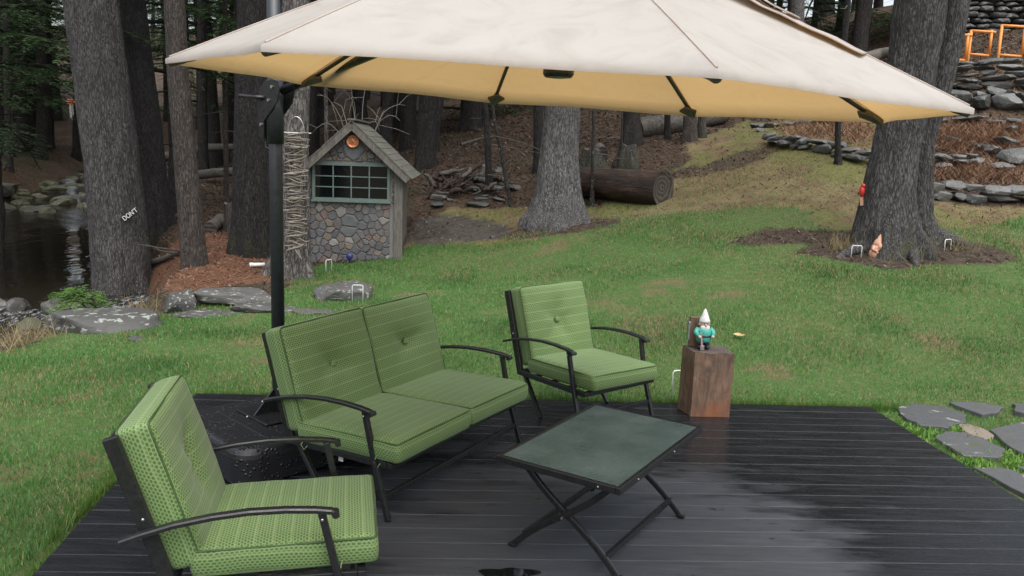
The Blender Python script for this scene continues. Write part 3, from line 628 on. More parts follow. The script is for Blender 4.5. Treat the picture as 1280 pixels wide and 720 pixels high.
def make_seat(name, label, cat, loc, rz, ha, hc, ncush, seed, group=None):
    t = thing(name, label, cat, loc, rz, group); bmx = M['black_metal']; hf = ha-.03
    for s in (1, -1):
        m = MB(); m.strip(arm_path(s*ha), [.034]*8+[.036, .036], .016); m.tube([(s*ha-.02, .226, .516), (s*ha+.02, .226, .516)], .0125, 10); a = m.build('arm', bmx, t, smooth=False)
        m = MB(); m.bar((s*(ha-.005), .178, .522), (s*(ha-.012), .235, .27), .026, .026, (0, 1, 0)); m.bar((s*(ha-.012), .233, .28), (s*(ha-.005), .325, 0), .026, .026, (0, 1, 0)); l = m.build('leg', bmx, t, bevel=.004)
        m = MB(); m.ball((s*(ha+.010), .181, .497), (.004, .006, .006), 8, 6); m.build('screw', M['steel'], l, smooth=True)
        m = MB(); m.bar((s*hf, -.492, .805), (s*hf, -.318, .25), .024, .05, (0, 1, 0)); p = m.build('back_post', bmx, t, bevel=.004)
        m = MB(); m.ball((s*(hf+.013), -.40, .52), (.004, .006, .006), 8, 6); m.build('screw', M['steel'], p, smooth=True)
        m = MB(); m.bar((s*(hf-.01), -.29, .262), (s*(hf+.005), -.085, 0.), .026, .026, (0, 1, 0)); m.build('leg', bmx, t, bevel=.004)
        m = MB(); m.bar((s*(hf+.002), -.33, .262), (s*(hf+.002), .30, .268), .024, .034); m.build('seat_rail', bmx, t, bevel=.003)
    m = MB(); m.bar((-hf, -.325, .262), (hf, -.325, .262), .028, .03); m.build('seat_rail', bmx, t)
    m = MB(); m.bar((-hf-.012, .315, .268), (hf+.012, .315, .268), .03, .03); m.build('seat_rail', bmx, t, bevel=.003)
    for y in (-.18, -.02, .14): m = MB(); m.bar((-hf, y, .266), (hf, y, .266), .045, .006); m.build('strap', M['dead'], t)
    m = MB(); m.bar((-hf, -.486, .785), (hf, -.486, .785), .02, .035); m.build('back_rail', bmx, t)
    m = MB(); m.bar((-hf, -.36, .38), (hf, -.36, .38), .02, .035); m.build('back_rail', bmx, t)
    for k in range(3*ncush): x = -hf+2*hf*(k+.5)/(3*ncush); m = MB(); m.bar((x, -.482, .78), (x, -.362, .39), .03, .006, (0, 1, 0)); m.build('back_slat', bmx, t)
    m = MB(); m.bar((-ha+.012, .287, .105), (ha-.012, .287, .105), .02, .03); m.build('stretcher', bmx, t, bevel=.003)
    cw = 2*hc/ncush
    for k in range(ncush):
        cx = -hc+cw*(k+.5)
        M0 = Matrix.Translation((cx, .055, .335)) @ Matrix.Rotation(R(-1.0+k), 4, 'Y') @ Matrix.Rotation(R(1.5), 4, 'X')
        put_cushion(t, 'seat_cushion', cw-.006, .63, .108, M0, None, seed+k, .014)
        # back cushion: front face from (-.219,.344) to (-.377,.846); z axis faces the sitter
        up = Vector((0, -.158, .502)).normalized(); nrm = Vector((0, up.z, -up.y)); xx = up.cross(nrm)
        c = Vector((cx, -.298, .597))-nrm*.058+up*random.uniform(-.004, .004)
        Mb = Matrix(((xx.x, up.x, nrm.x, c.x), (xx.y, up.y, nrm.y, c.y), (xx.z, up.z, nrm.z, c.z), (0, 0, 0, 1)))
        put_cushion(t, 'back_cushion', cw-.008, .525, .125, Mb @ Matrix.Rotation(R(random.uniform(-1.2, 1.2)), 4, 'Z'), (0, .01), seed+5+k, .02)
    # ties and care tag hanging under the seat
    for s in (1, -1):
        m = MB(); m.tube([(s*hc*.98, -.22, .30), (s*(hc+.01), -.23, .265), (s*(hc+.005), -.215, .24), (s*hc*.99, -.20, .262), (s*hc*.98, -.19, .295)], .0025, 5); m.build('tie', M['fabric'], t)
        m = MB(); m.tube([(s*hc*.99, .25, .33), (s*(hc+.012), .24, .28), (s*(hc+.008), .255, .25), (s*hc*.99, .265, .275)], .0025, 5); m.build('tie', M['fabric'], t)
    m = MB(); m.box((hc-.05, -.02, .235), (.003, .028, .06)); m.build('care_tag', M['tag_white'], t)
    return t
make_seat('loveseat', 'two seat green cushioned loveseat with black metal arms', 'loveseat', (-.518, 4.393, .002), R(-119.4), .652, .64, 2, 1)
make_seat('armchair', 'green cushioned armchair facing the folding table, in front of the umbrella base', 'armchair', (-.871, 2.942, .002), R(-78.4), .343, .296, 1, 11, 'green armchairs')
make_seat('armchair', 'green cushioned armchair between the loveseat and the wooden stump', 'armchair', (.522, 5.40, .002), R(-140.9), .341, .298, 1, 23, 'green armchairs')

# ------------------------------------------------------------------ folding table
TH = R(57.6); t = thing('folding_table', 'black folding coffee table with frosted green glass top', 'table', (.4625, 3.658, .002), TH)
L_, W_, Hh = .947, .60, .45
m = MB()
for s in (1, -1): m = MB(); m.box((0, s*(W_/2-.011), Hh-.016), (L_, .022, .032)); m.build('frame_rail', M['black_metal'], t, bevel=.004)
for s in (1, -1): m = MB(); m.box((s*(L_/2-.011), 0, Hh-.0162), (.022, W_-.045, .031)); m.build('frame_rail', M['black_metal'], t, bevel=.004)
m = MB(); m.box((0, 0, Hh-.008), (L_-.043, W_-.043, .009)); m.build('glass_top', M['obscure'], t)
for x, y in ((-.3, W_/2+.001), (.1, W_/2+.001), (-L_/2-.001, .2)): m = MB(); m.ball((x, y*-1, Hh-.018), .0045, 8, 6); m.build('screw', M['steel'], t, smooth=True)
def lp(sx, y0, y1): # slightly bowed leg from the foot at y0 to the rail at y1
    return [(sx, y0+(y1-y0)*k+.035*math.sin(k*math.pi)*0-.018*math.sin(2*math.pi*k)*(1 if y1 > y0 else -1), (Hh-.035)*k) for k in np.linspace(0, 1, 13)]
for s in (1, -1):
    m = MB(); m.strip(lp(s*.385, .255, -.23), .018, .028); l = m.build('leg', M['black_metal'], t)
    m = MB(); m.strip(lp(s*.362, -.265, .23), .018, .028); l = m.build('leg', M['black_metal'], t)
    m = MB(); m.tube([(s*.35, 0, .2085), (s*.4, 0, .2085)], .006, 8); m.build('pivot', M['steel'], t)
    for y, x in ((.255, .385), (-.265, .362)): m = MB(); m.box((s*x, y, .008), (.024, .034, .015)); m.build('foot_cap', M['black_metal'], t, bevel=.004)
m = MB(); m.bar((-.362, -.20, .075), (.362, -.20, .075), .016, .026); m.build('stretcher', M['black_metal'], t)
m = MB(); m.bar((-.385, .195, .075), (.385, .195, .075), .016, .026); m.build('stretcher', M['black_metal'], t)
m = MB(); m.bar((-.362, .19, Hh-.05), (.362, .19, Hh-.05), .016, .022); m.build('stretcher', M['black_metal'], t)

# ------------------------------------------------------------------ umbrella
PX, PY = -1.337, 4.60; CX, CY, CZ = .16, 3.47, 2.0146; AP = 2.66; RC = 1.52
um = thing('cantilever_umbrella', 'large beige octagonal cantilever umbrella on a dark pole', 'umbrella', (PX, PY, .206))
def cv(k): a = 3.34594+k*math.pi/4; x, y = RC*math.cos(a), RC*math.sin(a); return np.array([CX+x, CY+y, CZ-.0375*x+.019*y])
ap = np.array([CX, CY, AP])
def panel(k, n=14, mth=16):
    A, B = cv(k), cv(k+1); v = []; f = []
    for i in range(n+1):
        s = i/n
        for j in range(mth+1):
            u = j/mth; e = A+(B-A)*u; q = 4*u*(1-u)
            e = e+(ap-e)*np.array([1, 1, 0])*.022*q+np.array([0, 0, .004*q])      # rim curves in between the ribs
            p = ap+(e-ap)*s
            p[2] += .05*math.sin(math.pi*s)*.5-.022*q*math.sin(math.pi*s)      # slight dome along the ribs, sag between
            p[2] += .003*math.sin(7*u+5*s+k)*s*q
            v.append(p)
    for i in range(n):
        for j in range(mth): a = i*(mth+1)+j; f.append((a, a+mth+1, a+mth+2, a+1))
    # hem: short turned-down strip
    b = len(v); 
    for j in range(mth+1): v.append(np.array(v[n*(mth+1)+j])+np.array([0, 0, -.018]))
    for j in range(mth): f.append((n*(mth+1)+j, b+j, b+j+1, n*(mth+1)+j+1))
    m = MB(); m.add(v, f); return m
for k in range(8):
    o = panel(k).build('canopy_panel', M['canopy'], um, smooth=True, world=True)
    A = cv(k); d = A-ap; dn = d/np.linalg.norm(d)
    p = [ap+d*s+np.array([0, 0, .025*math.sin(math.pi*s)-.018-.012*(1-s)]) for s in np.linspace(.03, .985, 10)]
    m = MB(); m.tube(p, .0105, 8); rb = m.build('rib', M['pole_metal'], um, smooth=True, world=True)
    # seam on the cloth
    p = [ap+d*s+np.array([0, 0, .025*math.sin(math.pi*s)+.0015]) for s in np.linspace(.02, .99, 12)]
    m = MB(); m.tube(p, .0035, 5); m.build('seam', M['canopy'], um, world=True)
    # cloth pocket over the rib end
    side = np.cross(dn, (0, 0, 1)); side /= np.linalg.norm(side); e = A+np.array([0, 0, -.004])
    m = MB(); m.tube([e-dn*.012-(0, 0, .016), e-dn*.06-(0, 0, .017), e-dn*.115-(0, 0, .016)], [.015, .019, .017], 10); pk_ = m.build('corner_pocket', M['pocket'], um, world=True, smooth=True)
    m = MB(); q = e-dn*.15; m.add([e-dn*.02+side*.014-(0, 0, .016), e-dn*.02-side*.014-(0, 0, .016), q-side*.05+dn*.05-(0, 0, .022), q-(0, 0, .024), q+side*.05+dn*.05-(0, 0, .022)]+[p_-np.array((0, 0, .01)) for p_ in (e-dn*.02+side*.014-(0, 0, .016), e-dn*.02-side*.014-(0, 0, .016), q-side*.05+dn*.05-(0, 0, .022), q-(0, 0, .024), q+side*.05+dn*.05-(0, 0, .022))], [(0, 1, 2, 3, 4), (9, 8, 7, 6, 5)]+[(i_, i_+5, (i_+1) % 5+5, (i_+1) % 5) for i_ in range(5)])
    m.build('corner_patch', M['pocket'], um, world=True)
# struts from the runner to the ribs
hubc = np.array([CX, CY, 0])
for k in range(8):
    A = cv(k); d = A-ap; p1 = ap+d*.42+np.array([0, 0, -.01]); p0 = np.array([CX, CY, 2.33])+np.array([d[0], d[1], 0])/1.52*.05
    m = MB(); m.tube([p0, p1], .008, 6); m.build('strut', M['pole_metal'], um, world=True)
m = MB(); m.lathe([(.02, 2.068), (.055, 2.072), (.064, 2.085), (.064, 2.105), (.026, 2.14), (.024, 2.29), (.05, 2.30), (.05, 2.36), (.026, 2.37), (.026, 2.56), (.06, 2.57), (.06, 2.62), (.03, 2.64)], 20, (CX, CY, 0)); m.build('hub', M['black_metal'], um, smooth=False, world=True)
m = MB(); m.lathe([(.11, AP-.012), (.09, AP+.02), (.03, AP+.04), (.01, AP+.045)], 20, (CX, CY, 0)); m.build('canopy_cap', M['canopy'], um, smooth=True, world=True)
hd = np.array([CX-PX, CY-PY]); hd /= np.linalg.norm(hd)
a0 = np.array([PX+hd[0]*.07, PY+hd[1]*.07, 2.045]); a1 = np.array([CX-hd[0]*.03, CY-hd[1]*.03, 2.46])
m = MB(); sd = np.array([-hd[1], hd[0], 0]); m.tube([a0, a0+(a1-a0)*.5, a1], [.025, .025, .025], 12); m.build('arm', M['black_metal'], um, smooth=True, world=True)
m = MB(); m.tube([(PX, PY, .215), (PX, PY, 1.5), (PX, PY, 2.84)], .037, 16); m.build('pole', M['pole_metal'], um, smooth=True, world=True)
m = MB(); m.lathe([(.042, 2.82), (.042, 2.86), (.02, 2.88)], 16, (PX, PY, 0)); m.build('pole_cap', M['black_metal'], um, world=True)
# sliding handle housing: plate shapes either side of the pole
for s in (1, -1):
    m = MB(); prof = [(-.075, 1.80), (-.035, 1.78), (-.03, 1.88), (.03, 1.93), (.085, 1.98), (.11, 2.05), (.10, 2.09), (.05, 2.10), (-.02, 2.09), (-.07, 2.05), (-.085, 1.97), (-.08, 1.88)]
    c = np.array([PX, PY]); v = []
    for off in (s*.045, s*.053):
        for a, z in prof: v.append((c[0]+hd[0]*a+sd[0]*off, c[1]+hd[1]*a+sd[1]*off, z))
    n = len(prof); m.add(v, [tuple(range(n))[::-1], tuple(range(n, 2*n))]+[(i, (i+1) % n, n+(i+1) % n, n+i) for i in range(n)]); h = m.build('handle_plate', M['black_metal'], um, world=True)
    for a, z in ((-.055, 2.0), (.05, 2.06), (.02, 1.99), (-.05, 1.86)):
        m = MB(); p = c+hd*a; m.tube([(p[0]+sd[0]*s*.05, p[1]+sd[1]*s*.05, z), (p[0]+sd[0]*s*.062, p[1]+sd[1]*s*.062, z)], .009, 10); m.build('bolt', M['steel'], h, world=False)
        b = h.children[-1]; b.data.transform(Matrix.Translation((-PX, -PY, -.206)))
m = MB(); c = np.array([PX, PY]); p0 = c-hd*.02; q0 = c-hd*.20
m.tube([(p0[0]-sd[0]*.05, p0[1]-sd[1]*.05, 2.005), (p0[0]-sd[0]*.08-hd[0]*.05, p0[1]-sd[1]*.08-hd[1]*.05, 2.005), (q0[0]-sd[0]*.085, q0[1]-sd[1]*.085, 2.015)], .011, 8); m.build('tilt_lever', M['black_metal'], um, smooth=True, world=True)
m = MB(); pts = [(-.05, 1.90), (-.085, 1.88), (-.09, 1.80), (-.085, 1.735), (-.045, 1.725)]
m.tube([(c[0]+hd[0]*a, c[1]+hd[1]*a, z) for a, z in pts], .012, 8); m.build('grip', M['black_metal'], um, smooth=True, world=True)
m = MB(); m.tube([(PX, PY, 1.76), (PX, PY, 2.10)], .046, 16); m.build('sleeve', M['pole_metal'], um, smooth=True, world=True)
# foot plate with gussets
rz = R(45); rm = np.array(Matrix.Rotation(rz+R(45)*0, 3, 'Z'))
m = MB(); m.box((PX, PY, .213), (.36, .36, .014), rm); m.build('foot_plate', M['black_metal'], um, world=True, bevel=.005)
for k in range(4):
    a = rz+k*math.pi/2; d = np.array([math.cos(a), math.sin(a)]); e = np.array([-d[1], d[0]])*.006; m = MB()
    P = [(.034, .22), (.16, .22), (.034, .36)]; v = [(PX+d[0]*r+e[0]*s, PY+d[1]*r+e[1]*s, z) for s in (1, -1) for r, z in P]
    m.add(v, [(0, 1, 2), (5, 4, 3), (0, 3, 4, 1), (1, 4, 5, 2), (2, 5, 3, 0)]); m.build('gusset', M['black_metal'], um, world=True)
    b = MB(); b.ball((PX+d[0]*.2, PY+d[1]*.2, .222), .007, 8, 6); b.build('bolt', M['steel'], um, world=True, smooth=True)
# folded wrap strap lying on the canopy along the right-hand rib
A = cv(3); B = cv(4)
def onc(k, s, u=0., lift=0.): a, b = cv(k), cv(k+1); e = a+(b-a)*u; q = 4*u*(1-u); p = ap+(e-ap)*s; p[2] += .025*math.sin(math.pi*s)-.028*q*math.sin(math.pi*min(s*1.1, 1))+lift; return p
m = MB(); v = []
st = np.linspace(.47, .79, 15); nn = len(st)
for i, s in enumerate(st):
    wv = .062-.03*i/nn; lf = .03*math.exp(-((s-.48)/.05)**2)+.014+.0025*math.sin(i*1.3)
    c0 = onc(2, s, .955, lf); dd = (A-ap)/np.linalg.norm(A-ap); sdv = np.cross(dd, (0, 0, 1)); sdv /= np.linalg.norm(sdv)
    v += [c0+sdv*wv+(0, 0, -lf*.25), c0-sdv*wv+(0, 0, .006), c0-sdv*wv+(0, 0, .0), c0+sdv*wv+(0, 0, -lf*.25-.006)]
f = [(i*4+j, i*4+(j+1) % 4, i*4+4+(j+1) % 4, i*4+4+j) for i in range(nn-1) for j in range(4)]+[(3, 2, 1, 0), (nn*4-4, nn*4-3, nn*4-2, nn*4-1)]
m.add(v, f); m.build('wrap_strap', M['canopy'], um, world=True, smooth=True)
m = MB(); v = []
for i, s in enumerate(st[:8]):
    wv = .05-.02*i/8; lf = .05*math.exp(-((s-.465)/.06)**2)+.024
    c0 = onc(2, s, .985, lf); v += [c0+sdv*wv, c0-sdv*wv*.8, c0-sdv*wv*.8-(0, 0, .006), c0+sdv*wv-(0, 0, .006)]
m.add(v, [(i*4+j, i*4+(j+1) % 4, i*4+4+(j+1) % 4, i*4+4+j) for i in range(7) for j in range(4)]+[(3, 2, 1, 0), (28, 29, 30, 31)]); m.build('wrap_strap', M['canopy'], um, world=True, smooth=True)

# weighted base tank
tk = thing('umbrella_base', 'black plastic weighted umbrella base tank wet with raindrops', 'umbrella base', (-1.35, 4.53, 0), R(45))
def rr(wd, r, n=10): return [((wd/2-r)*cx+r*math.cos(R(a0+90*i/n)), (wd/2-r)*cy+r*math.sin(R(a0+90*i/n))) for cx, cy, a0 in ((1, 1, 0), (-1, 1, 90), (-1, -1, 180), (1, -1, 270)) for i in range(n+1)]
m = MB(); lay = [(.80, .0), (.83, .012), (.83, .15), (.823, .172), (.808, .188), (.785, .198), (.755, .202), (.1, .206)]; v = []
for wd, z in lay: v += [(x, y, z) for x, y in rr(wd, min(.12, wd*.45))]
n = 44; m.add(v, [(i*n+k, i*n+(k+1) % n, (i+1)*n+(k+1) % n, (i+1)*n+k) for i in range(len(lay)-1) for k in range(n)]+[tuple(range(n))[::-1], tuple((len(lay)-1)*n+k for k in range(n))]); m.build('tank', M['plastic_black'], tk, smooth=False)
for s in (1, -1): m = MB(); m.box((s*.2, .0, .203), (.012, .6, .012)); m.build('moulded_rib', M['plastic_black'], tk, bevel=.004)
m = MB(); m.lathe([(.035, .19), (.035, .215), (.03, .222), (.01, .223)], 14, (.26, .26, 0)); m.build('fill_cap', M['plastic_black'], tk)

# ------------------------------------------------------------------ stump with gnome
t = thing('stump_block', 'squared upright wooden stump block standing on the black deck', 'stump', (1.37, 5.52, .002))
bc = [(1.257, 5.413), (1.528, 5.425), (1.478, 5.613), (1.206, 5.601)]; tcn = [(1.263, 5.42), (1.528, 5.42), (1.511, 5.645), (1.223, 5.645)]
v = []; nl = 12; ns = 8
ring = lambda P: [np.array(P[i])+(np.array(P[(i+1) % 4])-np.array(P[i]))*k/ns for i in range(4) for k in range(ns)]
rb_, rt_ = ring(bc), ring(tcn)
for l in range(nl+1):
    q = l/nl
    for a, b in zip(rb_, rt_):
        p = a+(b-a)*q; cc = np.array([1.37, 5.52]); dd = p-cc
        ln = np.linalg.norm(dd); k = 1+.05*(1-ln/.19)+.035*float(vnoise(np.array([p[0]*14, p[1]*14, q*3.]), 5)); p = cc+dd*k; v.append((p[0], p[1], .002+q*(.452+.004*math.sin(p[0]*40))))
n = 4*ns; m = MB(); m.add(v, [(l*n+k, l*n+(k+1) % n, (l+1)*n+(k+1) % n, (l+1)*n+k) for l in range(nl) for k in range(n)]+[tuple(range(n))[::-1]]); m.build('trunk_block', M['stump'], t, world=True)
m = MB(); m.add([tuple(np.array(q)*[1, 1, 1]) for q in v[-n:]], [tuple(range(n))]); m.build('sawn_top', M['endgrain'], t, world=True)
# plank with a metal plate standing behind the gnome
t = thing('wooden_post', 'short wooden post with grey metal plate behind the gnome', 'post', (1.285, 5.60, .456))
m = MB(); m.box((0, 0, .105), (.07, .04, .21)); m.build('post', M['stump'], t, bevel=.004)
m = MB(); m.box((-.045, -.012, .115), (.016, .05, .13)); m.build('metal_plate', M['steel'], t, bevel=.003)
gx_, gy_ = 1.335, 5.535
g = thing('garden_gnome', 'white bearded garden gnome in a teal coat with tall pale hat', 'gnome', (gx_, gy_, .457), R(8))
mw = m_simple('gnome_white', (.62, .60, .60), .5, .15, 60); mt = m_simple('gnome_teal', (.05, .33, .27), .45, .2, 50); mk_ = m_simple('gnome_skin', (.50, .36, .30), .5, .15); mb_ = m_simple('gnome_dark', (.02, .022, .025), .4); mp = m_simple('gnome_pink', (.40, .24, .24), .5)
m = MB()
for s in (1, -1): m.ball((s*.026, -.008, .014), (.022, .034, .016), 10, 7); m.tube([(s*.024, 0, .012), (s*.024, 0, .065)], .021, 10)
m.build('boots', mb_, g, smooth=True)
m = MB(); m.lathe([(.044, .05), (.052, .062), (.05, .09), (.05, .115), (.044, .138), (.03, .152), (.015, .155)], 16); m.build('coat', mt, g, smooth=True)
m = MB(); m.lathe([(.051, .086), (.0535, .088), (.0535, .098), (.051, .1)], 16); m.build('belt', mb_, g, smooth=True)
for s in (1, -1): m = MB(); m.tube([(s*.042, .0, .140), (s*.062, -.012, .115), (s*.05, -.045, .095)], [.019, .018, .014], 8); a = m.build('arm', mt, g, smooth=True); m = MB(); m.ball((s*.047, -.052, .093), .012, 8, 6); m.build('hand', mk_, a, smooth=True)
m = MB(); m.ball((0, -.003, .172), (.032, .031, .032), 14, 10); fc = m.build('face', mk_, g, smooth=True)
m = MB(); m.ball((0, -.036, .170), (.008, .009, .007), 8, 6); m.build('nose', mk_, fc, smooth=True)
for s in (1, -1):
    m = MB(); m.ball((s*.0115, -.031, .179), (.004, .003, .004), 8, 6); m.build('eye', mb_, fc, smooth=True)
    m = MB(); m.ball((s*.034, .0, .172), (.008, .007, .012), 8, 6); m.build('ear', mk_, fc, smooth=True)
m = MB(); m.lathe([(.004, -.055), (.02, -.04), (.032, -.015), (.034, .004), (.022, .012)], 14); b = m.build('beard', mw, g, smooth=True); b.data.transform(Matrix.Translation((0, -.018, .155)) @ Matrix.Diagonal((1, .55, 1, 1)))
m = MB(); m.lathe([(.036, .186), (.038, .194), (.034, .205), (.024, .232), (.012, .262), (.003, .28)], 14); m.build('hat', mw, g, smooth=True)
m = MB(); m.tube([(-.04, -.052, .12), (-.03, -.062, .02)], .006, 8); sh = m.build('shovel', mp, g); m = MB(); m.box((-.028, -.063, .018), (.03, .006, .034)); m.build('blade', M['steel'], sh, bevel=.004)

# ------------------------------------------------------------------ croquet hoops
hl = ['white wire croquet hoop in the lawn behind the loveseat, beside the lichened boulder', 'white wire croquet hoop in front of the stone shed', 'white wire croquet hoop at the edge of the deck, beside the stump block', 'white wire croquet hoop at the foot of the grey pine, beside the big log', 'white wire croquet hoop beside the terracotta gnome at the twin trunk', 'white wire croquet hoop on the bare root of the twin trunk pine']
for (px, py, hgt, rz), lb in zip(((447, 377, .2, .1), (411, 341, .19, 1.1), (848, 502, .24, .35), (709, 277, .12, .0), (1070, 322, .15, .0), (1184, 313, .14, .5)), hl):
    p = hit(px, py); h = thing('croquet_hoop', lb, 'hoop', p, rz, 'white croquet hoops'); wq = .062
    m = MB()
    m.tube([(-wq, 0, -.03), (-wq, 0, hgt-.012), (-wq+.012, 0, hgt), (0, 0, hgt), (wq-.012, 0, hgt), (wq, 0, hgt-.012), (wq, 0, -.03)], .0055, 6); m.build('wire', M['white_wire'], h, smooth=True)
    # single wire hoop

# ------------------------------------------------------------------ trees
def trunk_geo(path, rad, seg=36, flare=.5, lobes=5, seed=0, amp=.05, ridge=1.):
    """path (m,3) from the ground up, rad (m,) -> verts, quads"""
    path = np.array(path, float); rad = np.array(rad, float); m = len(path); th = np.linspace(0, 2*np.pi, seg, endpoint=False)
    T = np.gradient(path, axis=0); T /= np.linalg.norm(T, axis=1)[:, None]
    X = np.cross(np.array([0, 1., 0]), T); X /= np.linalg.norm(X, axis=1)[:, None]; Yv = np.cross(T, X)
    h = (path[:, 2]-path[0, 2])[:, None]; rb = rad[0]
    ph = seed*1.7; lob = .5+.5*np.cos(lobes*th[None]+ph+.8*np.sin(th[None]*2+seed)); lob = lob**1.5
    fl = 1+flare*np.exp(-np.maximum(h-.35, 0)/(.75*rb+.08))*(.1+1.35*lob*(.6+.4*np.sin(th[None]*1.3+seed)))
    c, s = np.cos(th)[None], np.sin(th)[None]; rr_ = rad[:, None]*fl
    zz = 0*h+0*c; nz = fbm(np.stack([c*3.2*ridge+zz, s*3.2*ridge+zz, h*1.1+seed*9+zz], -1), 3, seed)
    rg = np.abs(vnoise(np.stack([c*13*ridge+.4*nz, s*13*ridge+.4*nz, h*1.6+seed*3+zz], -1), seed+5))
    rr_ = rr_*(1+amp*nz*1.3-amp*1.2*(1-rg)**3)
    V = path[:, None, :]+rr_[..., None]*(c[..., None]*X[:, None, :]+s[..., None]*Yv[:, None, :])
    i, k = np.meshgrid(np.arange(m-1), np.arange(seg), indexing='ij'); k2 = (k+1) % seg
    Q = np.stack([i*seg+k, i*seg+k2, (i+1)*seg+k2, (i+1)*seg+k], -1).reshape(-1, 4)
    return V.reshape(-1, 3), Q
def resample(P, r, step):
    P = np.array(P, float); d = np.append(0, np.cumsum(np.linalg.norm(np.diff(P, axis=0), axis=1))); n = max(4, int(d[-1]/step)); q = np.linspace(0, 1, n)**1.25*d[-1]
    return np.stack([np.interp(q, d, P[:, a]) for a in range(3)], 1), np.interp(q, d, r)
def conifer_crown(seed, H, z0, Lmax, nb, kind='hemlock', leaf=.085, twn=22):
    r = np.random.default_rng(seed); V = []; wood = MB()
    Q = []
    def quadset(P, D, S, L, Wd):     # P base, D dir, S side : numpy (n,3)
        a = P-S*Wd[:, None]*.5; b = P+S*Wd[:, None]*.5; c = P+D*L[:, None]+S*Wd[:, None]*.12; d = P+D*L[:, None]-S*Wd[:, None]*.12
        V.append(np.stack([a, b, c, d], 1).reshape(-1, 3))
    for k in range(nb):
        f = (k+r.uniform(0, .9))/nb; z = z0+(H-z0)*f; az = k*2.399+r.uniform(-.4, .4); L = Lmax*(1-f)**.75*r.uniform(.65, 1.1)+.25
        d = np.array([math.cos(az), math.sin(az), 0]); up0 = r.uniform(-.05, .3); n = twn; ts = np.linspace(.1, 1, n)
        cur = lambda t: d*L*np.asarray(t)[..., None]+np.array([0, 0, 1])*(L*(up0*np.asarray(t)-.42*np.asarray(t)**1.8))[..., None]+np.array([0, 0, z])
        C = cur(ts); wood.tube(cur(np.array([0, .35, .7, 1.])), [.012+.01*L, .012+.005*L, .012, .005], 4, cap=False)
        side = np.array([-d[1], d[0], 0])
        for sg in (-1, 1):
            tl = (.12+.42*L*(1-ts)**.8*ts**.25)*r.uniform(.7, 1.15, n); dr = r.uniform(-.35, .05, n)
            TD = side[None]*sg*.82+d[None]*.57+np.stack([0*dr, 0*dr, dr], 1)+r.normal(0, .13, (n, 3)); TD /= np.linalg.norm(TD, axis=1)[:, None]
            for q in range(n):
                nl = max(3, int(tl[q]/leaf*1.25)); u = (np.arange(nl)+.4)/nl; base = C[q]+TD[q]*(u*tl[q])[:, None]+np.array([0, 0, -.12])*(tl[q]*u**2)[:, None]
                sd = np.cross(TD[q], (0, 0, 1)); sd /= np.linalg.norm(sd)
                for s2 in (-1, 1):
                    D = sd*s2*.75+TD[q]*.65+r.normal(0, .14, (nl, 3)); D /= np.linalg.norm(D, axis=1)[:, None]
                    S = np.cross(D, np.array([0, 0, 1])+r.normal(0, .35, (nl, 3))); S /= np.linalg.norm(S, axis=1)[:, None]
                    quadset(base, D, S, leaf*r.uniform(.8, 1.7, nl)*(1-.4*u), leaf*r.uniform(.25, .5, nl))
    V = np.concatenate(V); Q = np.arange(len(V)).reshape(-1, 4); nw = len(wood.v)
    me = bpy.data.meshes.new('crown'); WV = np.array(wood.v); WF = np.array(wood.f)
    AV = np.concatenate([V, WV]); AQ = np.concatenate([Q, WF+len(V)])
    me = np_mesh('crown', AV, AQ, [M[kind], M['bark_far']]); mi = np.zeros(len(AQ), np.int32); mi[len(Q):] = 1; me.polygons.foreach_set('material_index', mi); return me
CROWN = [conifer_crown(1, 13, 1.9, 2.6, 46), conifer_crown(2, 15, 3.2, 2.8, 44), conifer_crown(3, 12, 1.2, 2.3, 44), conifer_crown(4, 9, 0, 3.0, 40, 'pine', .16, 16)]
NEAR_CROWN = conifer_crown(9, 11, 1.6, 3.4, 44, 'hemlock', .075, 30)
def tree(name, label, P, rad, mat, group=None, seg=36, flare=.5, lobes=5, amp=.05, seed=0, crown=None, cz=0, cs=1., step=.09, twigs=0, extra=None, cat='tree', ridge=1.):
    P = np.array(P, float); base = P[0].copy(); t = thing(name, label, cat, tuple(base), 0, group)
    P2, r2 = resample(P-base, rad, step); P2 = np.vstack([P2[0]-(0, 0, .35), P2]); r2 = np.append(r2[0], r2)
    V, Q = trunk_geo(P2, r2, seg, flare, lobes, seed, amp, ridge); me = np_mesh('trunk', V, Q, mat, True); link('trunk', me, t)
    if twigs:
        m = MB(); rr2 = np.random.default_rng(seed+100)
        for k in range(twigs):
            f = rr2.uniform(.12, .75); i = int(f*(len(P2)-1)); az = rr2.uniform(0, 6.28); L = rr2.uniform(.5, 1.6); d = np.array([math.cos(az), math.sin(az), rr2.uniform(-.35, .15)])
            u = np.linspace(0, 1, 6); w_ = np.cumsum(rr2.normal(0, .05, (6, 3)), 0); p = P2[i]+d*(u*L)[:, None]+w_*L*.5; m.tube(p, np.linspace(.012, .003, 6), 4, cap=False)
        m.build('dead_twigs', M['dead'], t)['kind'] = 'stuff'
    if crown is not None: c = link('crown', crown, t, tuple(P2[-1]*0+np.array([np.interp(cz, P2[:, 2], P2[:, 0]), np.interp(cz, P2[:, 2], P2[:, 1]), cz]))); c.scale = (cs, cs, cs); c.rotation_euler = (0, 0, seed*1.3)
    return t
